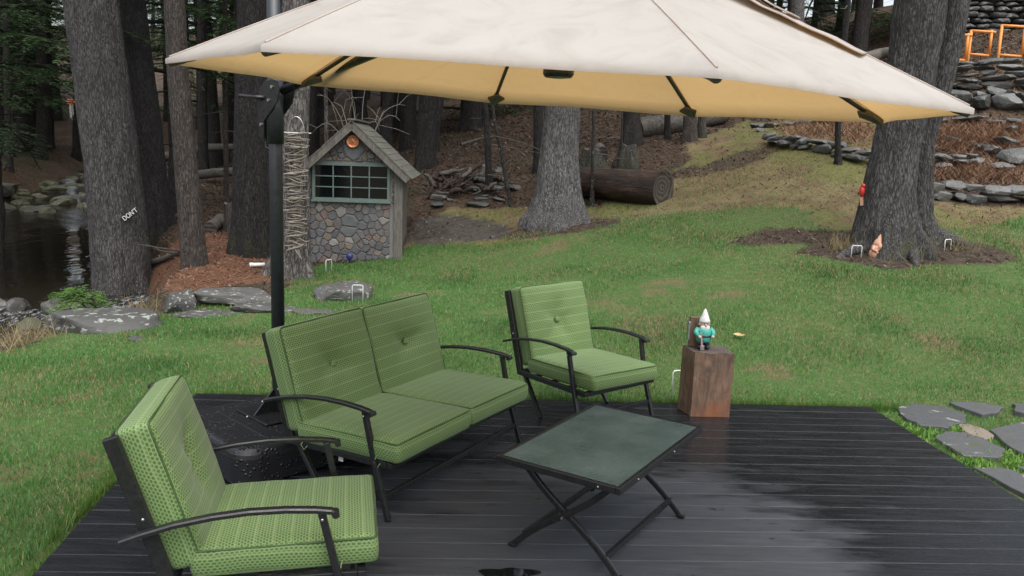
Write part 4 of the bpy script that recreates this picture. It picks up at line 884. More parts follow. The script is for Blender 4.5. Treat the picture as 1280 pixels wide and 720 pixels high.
def pix_tree(name, label, pix, mat, Y=None, top=11., **kw):
    b = hit(pix[0][0], pix[0][1]) if Y is None else aty(pix[0][0], pix[0][1], Y)
    if Y is not None: b[2] = g1(b[0], b[1])
    P = [b]; r = [pix[0][2]/2*b[1]/F]
    for px, py, wd in pix[1:]: P.append(aty(px, py, b[1])); r.append(wd/2*b[1]/F)
    d = (P[-1]-P[-2])/max(P[-1][2]-P[-2][2], .1); d[2] = 1; rt = r[-1]
    if top+b[2] > P[-1][2]+.5: h = top+b[2]-P[-1][2]; P.append(P[-1]+d*h*.5); r.append(rt*.85); P.append(P[-1]+d*h*.5*np.array([.6, .6, 1])); r.append(rt*.62)
    return tree(name, label, P, r, mat, **kw)
pix_tree('pine_tree', 'thick leaning grey trunked pine with a small sign nailed to it', [(157, 380, 74), (152, 330, 70), (145, 250, 66), (136, 170, 64), (124, 80, 63), (113, 0, 62)], M['bark_grey'], seed=1, seg=56, flare=.22, amp=.045, crown=CROWN[3], cz=10, cs=1., top=15)
pix_tree('pine_tree', 'dark mossy trunk behind the pine with the sign', [(196, 303, 44), (192, 240, 36), (184, 150, 33), (172, 60, 31), (166, 0, 30)], M['bark_dark'], seed=2, flare=.5, crown=CROWN[1], cz=6, top=19)
pix_tree('pine_tree', 'slender brown trunk rising from the reddish needle bank', [(243, 330, 33), (238, 270, 30), (230, 180, 27), (223, 100, 26), (218, 0, 25)], M['bark_brown'], seed=3, flare=.12, amp=.03, crown=CROWN[1], cz=6, top=18)
pix_tree('pine_tree', 'broad black trunk between the umbrella pole and brown trunk', [(316, 316, 56), (316, 260, 50), (316, 160, 46), (318, 60, 44), (319, 0, 43)], M['bark_dark'], seed=4, seg=44, flare=.25, crown=CROWN[0], cz=8, top=20)
pix_tree('pine_tree', 'pale flaky trunk with driftwood garland beside the stone shed', [(362, 344, 58), (366, 318, 44), (367, 280, 38), (368, 200, 36), (369, 100, 36), (370, 0, 35)], M['bark_pale'], seed=5, seg=44, flare=.35, amp=.07, crown=CROWN[1], cz=9, top=20)
pix_tree('pine_tree', 'grey pine with spreading root flare beside the big log', [(693, 280, 74), (695, 264, 62), (697, 240, 54), (699, 200, 48), (703, 150, 45), (706, 90, 43)], M['bark_mid'], seed=6, seg=72, flare=.5, lobes=7, amp=.05, crown=CROWN[3], cz=11, top=17)
pix_tree('pine_tree', 'massive twin stemmed pine at the edge of the lawn', [(1108, 312, 92), (1107, 290, 78), (1110, 245, 62), (1120, 183, 56), (1136, 115, 55), (1147, 30, 59), (1151, 0, 60)], M['bark_big'], seed=7, seg=80, flare=.26, lobes=6, amp=.06, crown=CROWN[3], cz=11, cs=1.2, top=17)
big = [o for o in bpy.data.objects if o.get('label', '').startswith('massive twin')][0]
b = np.array(big.location)
P = np.array([aty(x, y, b[1]+.22) for x, y in ((1152, 312), (1147, 270), (1152, 183), (1173, 115), (1189, 40), (1201, -40), (1221, -160))])-b; P2, r2 = resample(P, np.array([52, 34, 29, 29, 32, 32, 28])/2*b[1]/F, .09)
V, Q = trunk_geo(P2, r2, 48, .35, 4, 17, .06); link('second_stem', np_mesh('second_stem', V, Q, M['bark_big'], True), big)
def root(parent, pts, r0, r1, seed):
    pts = np.array(pts, float); pts[:, 2] = gz(pts[:, 0], pts[:, 1])+np.linspace(.16, -.02, len(pts)); P2, r2 = resample(pts-np.array(parent.location), np.linspace(r0, r1, len(pts)), .05)
    V, Q = trunk_geo(P2, r2, 16, 0, 3, seed, .12); link('root', np_mesh('root', V, Q, M['bark_grey'], True), parent)
root(big, [hit(*q)[:3] for q in ((1140, 300), (1165, 305), (1195, 308), (1212, 306))], .20, .04, 31)
root(big, [hit(*q)[:3] for q in ((1110, 308), (1090, 314), (1062, 318), (1045, 322))], .16, .03, 32)
root(big, [hit(*q)[:3] for q in ((1128, 312), (1140, 322), (1146, 333))], .14, .03, 33)

# middle distance trunks (base pixel, width, top pixel x)
MID = [('dark flared trunk standing on the brown slope right of the shed roof', 531, 210, 22, 540, 'bark_far', 1), ('dark trunk standing behind the mossy tall stump', 789, 182, 21, 790, 'bark_far', 2),
       ('short thick trunk at the top of the straw slope', 862, 176, 15, 866, 'bark_brown', 3), ('thin trunk hugging the thick one atop the straw slope', 877, 172, 9, 882, 'bark_moss', 4),
       ('dark narrow trunk hidden behind the grey pine', 673, 216, 12, 672, 'bark_dark', 5), ('narrow dark trunk beside the fallen log on the slope', 834, 174, 7, 836, 'bark_far', 6),
       ('wide black trunk with flared foot beyond the stream', 35, 190, 22, 32, 'bark_far', 7), ('slim dark trunk at the head of the cascade', 96, 194, 9, 95, 'bark_far', 8), ('slender trunk beyond the mossy stream rocks', 12, 212, 8, 6, 'bark_far', 9),
       ('reddish slender trunk beyond the stream, beside the wide black trunk', 58, 180, 6, 56, 'bark_brown', 10), ('grey trunk on the hill seen over the umbrella canopy', 995, 112, 17, 999, 'bark_mid', 11),
       ('black trunk between the brown and the broad black pines', 254, 220, 12, 252, 'bark_far', 12), ('twin pale stem behind the needle bank', 283, 252, 6, 281, 'bark_brown', 13), ('slim dark stem beside the broad black trunk', 297, 255, 6, 296, 'bark_far', 14)]
for lb, px, py, wd, tx, mt, sd in MID:
    b = hit(px, py); sc2 = b[1]/F
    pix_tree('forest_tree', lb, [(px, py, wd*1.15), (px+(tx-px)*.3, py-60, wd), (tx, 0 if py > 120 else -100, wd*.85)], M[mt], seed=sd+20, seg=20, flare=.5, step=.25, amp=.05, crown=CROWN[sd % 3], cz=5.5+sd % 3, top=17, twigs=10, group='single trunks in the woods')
# thin saplings
SAP = [('thin dark sapling with exposed roots beside the root pile', [(612, 242, 11), (610, 190, 8), (606, 120, 7)], 'bark_dark'), ('thin leaning sapling beside the flat stones', [(638, 258, 5), (630, 210, 4.5), (618, 150, 4), (612, 100, 4)], 'sapling'),
       ('thin lichen spotted sapling before the big log', [(740, 256, 8), (740, 240, 5), (741, 190, 4), (742, 110, 4)], 'sapling'), ('thin straight sapling in front of the cut stump', [(776, 216, 3), (777, 180, 2.6), (778, 120, 2.5)], 'sapling'),
       ('slim dark tree standing at the terrace wall', [(1048, 205, 9), (1047, 180, 7), (1048, 120, 7), (1056, 40, 8), (1060, 0, 7)], 'bark_dark'), ('pale thin pole tree behind the shed roof', [(408, 222, 5), (408, 160, 5), (407, 90, 5), (406, 0, 5)], 'bark_pale')]
for i, (lb, pix, mt) in enumerate(SAP): pix_tree('sapling', lb, pix, M[mt], seed=50+i, seg=12, flare=.3, step=.15, amp=.08, top=7 if i < 5 else 10, twigs=[8, 7, 8, 4, 9, 4][i], group='saplings at the woodland edge')
# the woods behind: countable trunks in loops
HN = [(0, 0), (0, 1)]
def trunk_var(seed, H, r):
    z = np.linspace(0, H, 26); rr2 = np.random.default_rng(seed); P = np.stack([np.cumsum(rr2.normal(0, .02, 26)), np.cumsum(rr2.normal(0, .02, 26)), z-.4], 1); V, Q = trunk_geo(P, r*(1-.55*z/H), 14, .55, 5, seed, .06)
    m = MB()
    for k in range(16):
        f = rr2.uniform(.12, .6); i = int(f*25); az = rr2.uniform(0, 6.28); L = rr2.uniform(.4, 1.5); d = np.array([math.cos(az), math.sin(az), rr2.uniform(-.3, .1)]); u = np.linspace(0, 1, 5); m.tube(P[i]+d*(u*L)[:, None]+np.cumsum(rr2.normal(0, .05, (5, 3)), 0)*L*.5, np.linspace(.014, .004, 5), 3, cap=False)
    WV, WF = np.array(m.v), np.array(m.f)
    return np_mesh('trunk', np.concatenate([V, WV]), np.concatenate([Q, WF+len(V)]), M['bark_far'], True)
TV = [trunk_var(200+i, 17, (.16, .22, .3, .12)[i]) for i in range(4)]
placed = []
def wood(name, label, group, n, px0, px1, Y0, Y1, pool, cr=(0, 1, 2), mind=1.3, czr=(1.0, 3.0)):
    k = 0; tries = 0
    while k < n and tries < 4000:
        tries += 1; Y = math.sqrt(random.uniform(Y0**2, Y1**2)); X = (random.uniform(px0, px1)-640)/F*Y
        q, wz = stream_d(np.array([X]), np.array([Y]))
        if q[0] < .8 or any((X-a)**2+(Y-b)**2 < mind**2 for a, b in placed): continue
        placed.append((X, Y)); v = random.choice(pool); t = thing(name, ('slender ', 'straight ', 'stout ', 'thin ')[v]+label, 'tree', (X, Y, g1(X, Y)), 0, group)
        o = link('trunk', TV[v], t); s = random.uniform(.8, 1.25); o.scale = (s, s, random.uniform(.9, 1.2)); o.rotation_euler = (R(random.uniform(-3, 3)), R(random.uniform(-3, 3)), random.uniform(0, 6.28))
        c = link('crown', CROWN[random.choice(cr)], t, (0, 0, random.uniform(*czr))); s = random.uniform(.85, 1.35); c.scale = (s, s, s); c.rotation_euler = (0, 0, random.uniform(0, 6.28)); k += 1
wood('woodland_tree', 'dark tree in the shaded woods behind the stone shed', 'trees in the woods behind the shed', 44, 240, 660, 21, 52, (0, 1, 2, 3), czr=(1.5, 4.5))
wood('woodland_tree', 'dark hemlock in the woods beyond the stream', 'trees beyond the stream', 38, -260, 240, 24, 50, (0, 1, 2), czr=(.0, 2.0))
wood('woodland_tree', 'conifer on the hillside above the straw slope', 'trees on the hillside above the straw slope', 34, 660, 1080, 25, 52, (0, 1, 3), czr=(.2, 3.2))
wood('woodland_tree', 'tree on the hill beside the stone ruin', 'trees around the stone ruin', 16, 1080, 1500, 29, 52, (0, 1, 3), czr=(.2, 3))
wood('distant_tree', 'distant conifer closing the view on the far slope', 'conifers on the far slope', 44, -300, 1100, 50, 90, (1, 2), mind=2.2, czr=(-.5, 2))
# hemlocks whose green boughs hang into the upper corner of the view
for X, Y, lb, s in ((-9.9, 15.6, 'bushy green hemlock on the near bank of the pool', 1.0), (-13.2, 18.5, 'bushy green hemlock across the pool', 1.1), (-7.3, 17.6, 'green hemlock with low boughs behind the mossy trunk', .95), (-16.5, 23, 'green hemlock above the cascade', 1.2), (7.6, 27.5, 'bushy green hemlock behind the slim dark tree on the hill', 1.), (10.3, 30, 'green hemlock on the hill beside the pale lying trunk', 1.1), (5.0, 31, 'green hemlock behind the grey hillside trunk', 1.), (12.6, 27, 'green hemlock between the twin pine and stone ruin', .8), (-1.5, 29, 'green hemlock far behind the grey pine', 1.)):
    zb = max(g1(X, Y), -.9); t = thing('hemlock', lb, 'tree', (X, Y, g1(X, Y)), 0, 'green hemlocks'); o = link('trunk', TV[3], t); o.scale = (1, 1, .9)
    c = link('crown', NEAR_CROWN, t, (0, 0, 1.25 if X < -5 else -1.4)); c.scale = (s, s, s); c.rotation_euler = (0, 0, X*2)

# ------------------------------------------------------------------ stone shed
SX, SY = -2.51, 12.75; sz = min(g1(SX-.7, SY), g1(SX+.7, SY))
sh = thing('stone_shed', 'tiny gabled shed of mortared fieldstone with green window', 'shed', (SX, SY, sz), R(3))
HWD, EV, PK, DP = .68, 1.50, 2.13, 1.5
m = MB(); v = [(x, y, z) for y in (.0, DP) for x, z in ((-HWD, -.25), (HWD, -.25), (HWD, EV), (0, PK-.04), (-HWD, EV))]
m.add(v, [(0, 1, 2, 3, 4), (9, 8, 7, 6, 5), (1, 6, 7, 2), (2, 7, 8, 3), (3, 8, 9, 4), (4, 9, 5, 0)]); wl = m.build('mortar_wall', M['mortar'], sh)
def clip_poly(P, a, b, c):   # keep a*x+b*y<=c
    o = []
    for i in range(len(P)):
        p, q = P[i], P[(i+1) % len(P)]; dp, dq = a*p[0]+b*p[1]-c, a*q[0]+b*q[1]-c
        if dp <= 0: o.append(p)
        if dp*dq < 0: t = dp/(dp-dq); o.append((p[0]+t*(q[0]-p[0]), p[1]+t*(q[1]-p[1])))
    return o
def power_cells(reg, seeds):
    out = []
    for i, (x, y, w_) in enumerate(seeds):
        P = list(reg)
        for j, (u, v_, w2) in enumerate(seeds):
            if i == j: continue
            a, b = 2*(u-x), 2*(v_-y); c = u*u+v_*v_-x*x-y*y+w_-w2; P = clip_poly(P, a, b, c)
            if len(P) < 3: break
        if len(P) >= 3: out.append((i, P))
    return out
def inset(P, d):
    Q = list(P)
    for i in range(len(P)):
        p, q = P[i], P[(i+1) % len(P)]; ex, ey = q[0]-p[0], q[1]-p[1]; L = math.hypot(ex, ey)
        if L < 1e-5: continue
        nx_, ny_ = ey/L, -ex/L; Q = clip_poly(Q, nx_, ny_, nx_*p[0]+ny_*p[1]-d)
        if len(Q) < 3: return []
    return Q
def area(P): return .5*sum(P[i][0]*P[(i+1) % len(P)][1]-P[(i+1) % len(P)][0]*P[i][1] for i in range(len(P)))
def seeds_in(reg, sp, seed, fixed=()):
    r = random.Random(seed); S = list(fixed); xs = [p[0] for p in reg]; ys = [p[1] for p in reg]; tr = 0
    while tr < 3000:
        tr += 1; x, y = r.uniform(min(xs), max(xs)), r.uniform(min(ys), max(ys))
        if not poly_in(np.array(x), np.array(y), reg): continue
        s = sp*r.choice((.5, .7, .9, 1.2, 1.45))
        if all(math.hypot(x-a, y-b) > s*.75+(w2**.5 if w2 > 0 else 0) for a, b, w2 in S): S.append((x, y, r.uniform(0, .0012)))
    return S
def stone_face(parent, reg, sp, seed, fixed=(), mats=('shed_stone', 'slab_stone')):
    for i, P in power_cells(reg, seeds_in(reg, sp, seed, fixed)):
        if area(P) < .0012: continue
        Q = inset(P, .0055)
        if len(Q) < 3 or area(Q) < .0008: continue
        # round the corners by chamfering
        C = []
        for k in range(len(Q)):
            p0, p1, p2 = np.array(Q[k-1]), np.array(Q[k]), np.array(Q[(k+1) % len(Q)]); C.append(p1+(p0-p1)*.13); C.append(p1+(p2-p1)*.13)
        C = np.array(C)+np.random.default_rng(seed+i).normal(0, .003, (len(C), 2)); cen = C.mean(0); d = random.uniform(.016, .036); n = len(C)
        v = [(x, .004, z) for x, z in C]+[(x, -d*.7, z) for x, z in C]+[(cen[0]+(x-cen[0])*.86, -d-random.uniform(-.003, .003), cen[1]+(z-cen[1])*.86) for x, z in C]
        m = MB(); m.add([(x-cen[0], y, z-cen[1]) for x, y, z in v], [(k, (k+1) % n, n+(k+1) % n, n+k) for k in range(n)]+[(n+k, n+(k+1) % n, 2*n+(k+1) % n, 2*n+k) for k in range(n)]+[tuple(range(2*n, 3*n))])
        o = m.build('stone', M[mats[1] if i < len(fixed) else mats[0]], parent); o.location = (cen[0], 0, cen[1]); o.data.polygons.foreach_set('use_smooth', [False]*len(o.data.polygons))
WX0, WX1, WZ0, WZ1 = -.615, .565, .96, 1.53
stone_face(wl, [(-HWD+.01, -.06), (HWD-.11, -.06), (HWD-.11, WZ0-.03), (-HWD+.01, WZ0-.03)], .155, 5, [(-.06, .62, .012), (-.07, .50, .010)])
def rz_(x): return PK-.075-(PK-EV)*abs(x)/HWD
stone_face(wl, [(-.56, WZ1+.03), (.56, WZ1+.03), (.56, rz_(.56)+.0), (0, rz_(0)), (-.56, rz_(.56))], .12, 9, [(.0, 1.74, .022)])
stone_face(wl, [(-HWD+.01, WZ0-.03), (WX0-.02, WZ0-.03), (WX0-.02, 1.52), (-HWD+.01, 1.52)], .1, 11); stone_face(wl, [(WX1+.03, WZ0-.03), (HWD-.0, WZ0-.03), (HWD-.0, 1.5), (WX1+.03, 1.5)], .12, 12)
wn = MB(); wn.box(((WX0+WX1)/2, -.012, (WZ0+WZ1)/2), (WX1-WX0, .03, WZ1-WZ0)); wn = wn.build('window', M['dark_inside'], sh)
for x in (WX0+.018, WX1-.018): m = MB(); m.box((x, -.035, (WZ0+WZ1)/2), (.04, .045, WZ1-WZ0)); m.build('frame', M['green_frame'], wn)
for z in (WZ0+.018, WZ1-.018): m = MB(); m.box(((WX0+WX1)/2, -.033, z), (WX1-WX0-.07, .045, .04)); m.build('frame', M['green_frame'], wn)
iw, ih = (WX1-WX0-.076)/4, (WZ1-WZ0-.076)/3
for i in range(1, 4): m = MB(); m.box((WX0+.038+i*iw, -.036, (WZ0+WZ1)/2), (.018, .028, WZ1-WZ0-.077)); m.build('glazing_bar', M['green_frame'], wn)
for j in range(1, 3): m = MB(); m.box(((WX0+WX1)/2, -.034, WZ0+.038+j*ih), (WX1-WX0-.077, .024, .016)); m.build('glazing_bar', M['green_frame'], wn)
for i in range(4):
    for j in range(3): m = MB(); m.box((WX0+.038+(i+.5)*iw, -.030, WZ0+.038+(j+.5)*ih), (iw-.019, .004, ih-.017)); m.build('pane', M['pane'], wn)
m = MB(); m.box(((WX0+WX1)/2, -.05, WZ0-.012), (WX1-WX0+.04, .07, .028)); m.build('sill', M['green_frame'], wn)
m = MB(); m.box((HWD+.02, -.01, EV/2-.1), (.13, .10, EV+.24)); m.build('corner_post', M['weathered'], sh, bevel=.006)
m = MB(); m.box((-HWD-.03, -.01, EV/2-.1), (.10, .10, EV+.24)); m.build('corner_post', M['weathered'], sh, bevel=.006)
for k in range(9): m = MB(); m.box((HWD+.018, .13+k*.158, EV/2-.1), (.03, .15, EV+.22+random.uniform(-.02, .02))); m.build('side_board', M['weathered'], sh)
m = MB(); m.box((HWD+.05, .06, EV/2-.1), (.035, .05, EV+.2)); m.build('side_board', M['weathered'], sh)
sl_ = math.atan2(PK-EV, HWD); OV = .86; Ls = OV/math.cos(sl_)
for s in (1, -1):
    rm = np.array(Matrix.Rotation(s*sl_, 3, 'Y')); ax = rm@np.array([s, 0, 0]); nr = rm@np.array([0, 0, 1]); pk = np.array([0, 0, PK+.0])
    m = MB(); m.box(pk+ax*Ls/2+np.array([0, DP/2, 0]), (Ls, DP+.36, .035), rm); rf = m.build('roof', M['weathered'], sh)
    m = MB(); m.box(pk+ax*(Ls/2)+np.array([0, -.195, -.03]), (Ls, .025, .11), rm); m.build('barge_board', M['weathered'], rf)
    nr_ = 9; smesh = []
    for r in range(nr_):
        k = 0; y = -.22
        while y < DP+.2:
            wd = random.uniform(.08, .16); l = Ls/nr_*1.5; m = MB(); c = pk+ax*((r+.62)*Ls/nr_)+nr*(.030+.004*random.random())+np.array([0, y+wd/2, 0]); tl = np.array(Matrix.Rotation(s*(sl_-.05), 3, 'Y'))
            m.box((0, 0, 0), (l, wd-.006, .012), tl); o = m.build('shingle', M['shingle'], rf); o.location = c; y += wd
m = MB(); m.bar((0, -.22, PK+.06), (0, DP+.2, PK+.06), .12, .03); m.build('ridge_board', M['shingle'], sh)
# round copper face on the gable
t = thing('wall_medallion', 'round orange face medallion hung on the shed gable slab', 'medallion', tuple(np.array([SX, SY-.05, sz+1.86])), R(3))
m = MB(); m.lathe([(.002, .0), (.075, .0), (.095, .004), (.098, .012), (.092, .02), (.078, .018), (.07, .012), (.04, .016), (.002, .02)], 24); o = m.build('disc', M['copper'], t, smooth=True); o.data.transform(Matrix.Rotation(R(90), 4, 'X'))
for x, z, a, b in ((-.032, .025, .02, .011), (.032, .025, .02, .011), (0, -.04, .034, .009), (0, .0, .01, .018), (-.05, -.03, .012, .012), (.05, -.03, .012, .012), (0, .055, .025, .009)): m = MB(); m.ball((x, -.017, z), (a, .012, b), 10, 7); m.build('feature', M['terracotta'] if z > .02 else M['copper'], t, smooth=True)
p = hit(437, 330); t = thing('garden_ornament', 'small dark blue ornament on a spike in the grass before the shed', 'ornament', p)
mbl = m_simple('blue_paint', (.03, .04, .16), .35, .2)
m = MB(); m.lathe([(.008, .04), (.02, .06), (.05, .10), (.055, .14), (.03, .17), (.008, .175)], 12); m.build('body', mbl, t, smooth=True); m = MB(); m.tube([(0, 0, -.05), (0, 0, .05)], .012, 8); m.build('spike', M['black_metal'], t)
p = hit(322, 335); t = thing('white_pipe', 'short white plastic pipe lying beside the pale trunk', 'pipe', p, R(12)); m = MB(); m.tube([(-.1, 0, .045), (.1, 0, .05)], .028, 12); m.build('pipe', M['tag_white'], t, smooth=True)
m = MB(); m.tube([(-.106, 0, .045), (-.07, 0, .0455)], .033, 12); m.build('coupling', M['tag_white'], t, smooth=True)
# driftwood garland on the pale tree
pt = [o for o in bpy.data.objects if o.get('label', '').startswith('pale flaky')][0]; gyy = pt.location.y-.27
top = aty(370, 166, gyy); bot = aty(371, 318, gyy-.06); t = thing('driftwood_garland', 'hanging garland of short driftwood sticks strung on the pale trunk', 'garland', tuple(top))
m = MB(); m.tube([(-.2, 0, .0), (.2, 0, .0)], .006, 6); m.build('hanger_rod', M['steel'], t)
m = MB(); a = np.linspace(0, math.pi, 12); m.tube([(.11*math.cos(q), 0, .01+.2*math.sin(q)) for q in a], .004, 5); m.build('hanger_wire', M['steel'], t)
m = MB(); m.tube([(0, -.01, .0), tuple(bot-top)], .004, 5); m.build('cord', M['dead'], t)
nst = 58; svar = []
for k in range(6):
    r = np.random.default_rng(300+k); u = np.linspace(-.5, .5, 6); L = r.uniform(.24, .36); pth = np.stack([u*L, r.normal(0, .008, 6), r.normal(0, .011, 6)], 1); m = MB(); m.tube(pth, .013*r.uniform(.7, 1.2)*np.array([.5, .9, 1, 1, .85, .5]), 6); svar.append(m.mesh('stick', M['drift'], True))
for k in range(nst):
    f = (k+.5)/nst; q = (bot-top)*f; o = link('stick', svar[k % 6], t, (q[0]+random.uniform(-.035, .035), q[1]-.03-random.uniform(0, .03), q[2])); o.rotation_euler = (random.uniform(0, 6), R(random.gauss(0, 11) if k < nst-3 else 60), R(random.uniform(-14, 14))); s = 1.-.15*f; o.scale = (s, 1, 1)
# sign on the leaning pine
lt = [o for o in bpy.data.objects if o.get('label', '').startswith('thick leaning')][0]; q = aty(163, 268, lt.location.y-.43)
t = thing('small_sign', 'small dark sign with pale letters nailed askew to the pine', 'sign', tuple(q)); t.rotation_euler = (0, R(-37), R(6)); t.scale = (1.15, 1.15, 1.15)
m = MB(); m.box((0, 0, 0), (.27, .016, .105)); m.build('board', M['black_metal'], t, bevel=.004)
tcv = bpy.data.curves.new('txt', 'FONT'); tcv.body = "DON'T"; tcv.size = .098; tcv.align_x = 'CENTER'; tcv.align_y = 'CENTER'; tcv.extrude = .003; tmp = bpy.data.objects.new('tmp', tcv); col.objects.link(tmp); dg = bpy.context.evaluated_depsgraph_get(); tm = bpy.data.meshes.new_from_object(tmp.evaluated_get(dg)); bpy.data.objects.remove(tmp)
tm.transform(Matrix.Translation((0, -.012, 0)) @ Matrix.Rotation(R(90), 4, 'X') @ Matrix.Diagonal((.82, 1, 1, 1))); tm.materials.clear(); tm.materials.append(M['tag_white']); link('lettering', tm, t)
# wind chime on a bracket
q = aty(89, 128, lt.location.y-.1); t = thing('wind_chime', 'orange lotus wind chime hanging from a bracket on the pine', 'wind chime', tuple(q))
m = MB(); m.tube([(.30, .1, .10), (.05, .02, .14), (-.03, 0, .16), (-.06, 0, .13)], .008, 6); m.build('bracket', M['dead'], t); m = MB(); m.tube([(0, 0, .15), (0, 0, .05)], .003, 5); m.build('string', M['dead'], t)
for l, (zz, n, rr2) in enumerate(((.035, 8, .055), (.0, 10, .072), (-.035, 8, .05))):
    for k in range(n):
        a = 2*math.pi*k/n+l*.3; d = np.array([math.cos(a), math.sin(a), 0]); e = np.array([-d[1], d[0], 0])*.02; z = np.array([0, 0, 1]); m = MB(); c = np.array([0, 0, zz])
        v = [c+d*.01-e*.6, c+d*.01+e*.6, c+d*rr2*.7+e+z*.004, c+d*rr2*1.1+z*.022, c+d*rr2*.7-e+z*.004]; v = v+[p-z*.006 for p in v]; m.add(v, [(0, 1, 2, 3, 4), (9, 8, 7, 6, 5)]+[(i, i+5, (i+1) % 5+5, (i+1) % 5) for i in range(5)]); m.build('petal', M['copper'], t)
for k in range(5): a = k*1.257; m = MB(); m.tube([(.025*math.cos(a), .025*math.sin(a), -.04), (.025*math.cos(a), .025*math.sin(a), -.2-.02*k)], .007, 8); m.build('tube', M['steel'], t)
# red woodpecker ornament and terracotta figure at the twin pine
q = aty(1077, 243, big.location.y-.05); t = thing('woodpecker_ornament', 'red headed wooden woodpecker fixed to the twin pine trunk', 'ornament', tuple(q)); mr = m_simple('red_paint', (.5, .03, .025), .4, .2)
m = MB(); m.ball((0, 0, .04), (.035, .04, .075), 12, 9); m.build('body', mr, t, smooth=True); m = MB(); m.ball((.005, -.01, .11), (.027, .03, .03), 10, 8); h = m.build('head', mr, t, smooth=True); m = MB(); m.tube([(.02, -.01, .11), (.075, .0, .108)], [.01, .002], 8); m.build('beak', M['black_metal'], h)
m = MB(); m.bar((.0, .0, -.02), (.02, .01, -.14), .04, .012, (0, 1, 0)); m.build('tail', M['terracotta'], t)
q = hit(1094, 321); q[2] = g1(q[0], q[1]); t = thing('terracotta_figure', 'terracotta gnome with pointed hat leaning at the twin pine roots', 'gnome', tuple(q)); t.rotation_euler = (0, R(8), 0)
m = MB(); m.lathe([(.075, -.02), (.085, .03), (.08, .07), (.068, .075), (.075, .10), (.07, .14), (.055, .15)], 16); m.build('body', M['terracotta'], t, smooth=True)
m = MB(); m.lathe([(.062, .145), (.066, .155), (.055, .19), (.03, .25), (.008, .29)], 16); m.build('hat', M['terracotta'], t, smooth=True)
for s in (1, -1): m = MB(); m.tube([(s*.06, -.03, .13), (s*.08, -.055, .09), (s*.03, -.085, .07)], [.02, .02, .015], 8); m.build('arm', M['terracotta'], t, smooth=True)
m = MB(); m.ball((0, -.058, .14), (.03, .03, .04), 10, 8); m.build('face', M['terracotta'], t, smooth=True)

# ------------------------------------------------------------------ log, stumps, deadwood
a, b = aty(690, 246, 16.0), aty(829, 236, 14.2); ra = .29; 
for q in (a, b): q[2] = g1(q[0], q[1])+ra-.05
t = thing('fallen_log', 'big sawn log lying on the straw slope beside the pine', 'log', tuple((a+b)/2)); d = b-a; L = np.linalg.norm(d); d /= L
P, r = resample([(-L/2, 0, 0), (0, 0, 0), (L/2, 0, 0)], [ra*.9, ra*.98, ra*1.08], .07); V, Q = trunk_geo(np.stack([np.zeros(len(P)), np.zeros(len(P)), P[:, 0]], 1), r, 40, 0, 4, 77, .06, .7); V = V[:, [2, 1, 0]]; V[:, 2] *= -1
rz = math.atan2(d[1], d[0]); o = link('bark', np_mesh('bark', V, Q, M['log'], True), t); t.rotation_euler = (0, -math.asin(d[2]), rz)
for s in (1, -1):
    E_ = V.reshape(-1, 40, 3)[-1 if s > 0 else 0]; m = MB(); c = E_.mean(0); v = [p+np.array([.004*s, 0, 0]) for p in E_]+[c+(p-c)*.8+np.array([-.012*s, 0, 0]) for p in E_]+[c+np.array([-.02*s, 0, 0])]
    m.add(v, [(k, (k+1) % 40, 40+(k+1) % 40, 40+k) for k in range(40)]+[(40+k, 40+(k+1) % 40, 80) for k in range(40)]); m.build('sawn_end', M['logend'], t)
def stump(label, px, py, wpx, hpx, mat, seed, flare=.8):
    b = hit(px, py); s = b[1]/F; h = hpx*s; r0 = wpx/2*s; t = thing('tree_stump', label, 'stump', tuple(b), 0, 'old tree stumps')
    P, r = resample([(0, 0, -.2), (0, 0, h*.5), (0, 0, h)], [r0, r0*.92, r0*.88], .06); V, Q = trunk_geo(P, r, 28, flare, 5, seed, .1); V = V.reshape(-1, 28, 3); V[-3:, :, 2] += .05*np.sin(np.arange(28)*.9+seed)*h; link('trunk', np_mesh('trunk', V.reshape(-1, 3), Q, mat, True), t)
    m = MB(); m.add(list(V[-1])+[V[-1].mean(0)-(0, 0, .02)], [(k, (k+1) % 28, 28) for k in range(28)]); m.build('broken_top', M['endgrain'], t); return t
stump('mossy cut stump with a stone on top behind the log', 783, 214, 23, 32, M['bark_moss'], 81); stump('low mossy stump with spreading roots beside the grey pine', 736, 217, 22, 30, M['bark_moss'], 82, 1.3); stump('squat brown cut stump at the broad black trunk', 291, 288, 22, 34, M['bark_brown'], 83, .3)
def limb(name, label, pts, r0, r1, mat, cat='log', group=None, seed=0, twig=0):
    P = np.array(pts, float); c = P[0].copy(); t = thing(name, label, cat, tuple(c), 0, group); P2, r = resample(P-c, np.linspace(r0, r1, len(P)), .12); V, Q = trunk_geo(P2, r, 14, 0, 3, seed, .1)
    n = len(V)
    me = np_mesh('limb', V, Q, mat, True); link('limb', me, t)
    k = 14; m = MB(); m.add(list(V[:k]), [tuple(range(k))[::-1]]); m.build('sawn_end', M['logend'], t); m = MB(); m.add(list(V[-k:]), [tuple(range(k))]); m.build('sawn_end', M['logend'], t)
    rr2 = np.random.default_rng(seed)
    for _ in range(twig): i = rr2.integers(1, len(P2)-1); d = rr2.normal(0, 1, 3); d[2] = abs(d[2]); m = MB(); m.tube([P2[i], P2[i]+d*.25, P2[i]+d*.4+rr2.normal(0, .1, 3)], [.02, .012, .004], 5); m.build('twig', mat, t)
def gp(px, py, lift=0.): p = hit(px, py); p[2] += lift; return p
limb('fallen_log', 'long mossy pole lying across the stream above the pool', [gp(-60, 292, .15), gp(40, 290, .2), gp(118, 293, .15)], .12, .09, M['mosslog'], group='deadfall along the stream', seed=1)
limb('fallen_log', 'dark slanting trunk lying below the cascade', [gp(35, 262, .15), gp(80, 270, .15), gp(125, 282, .15)], .15, .1, M['mosslog'], group='deadfall along the stream', seed=2, twig=3)
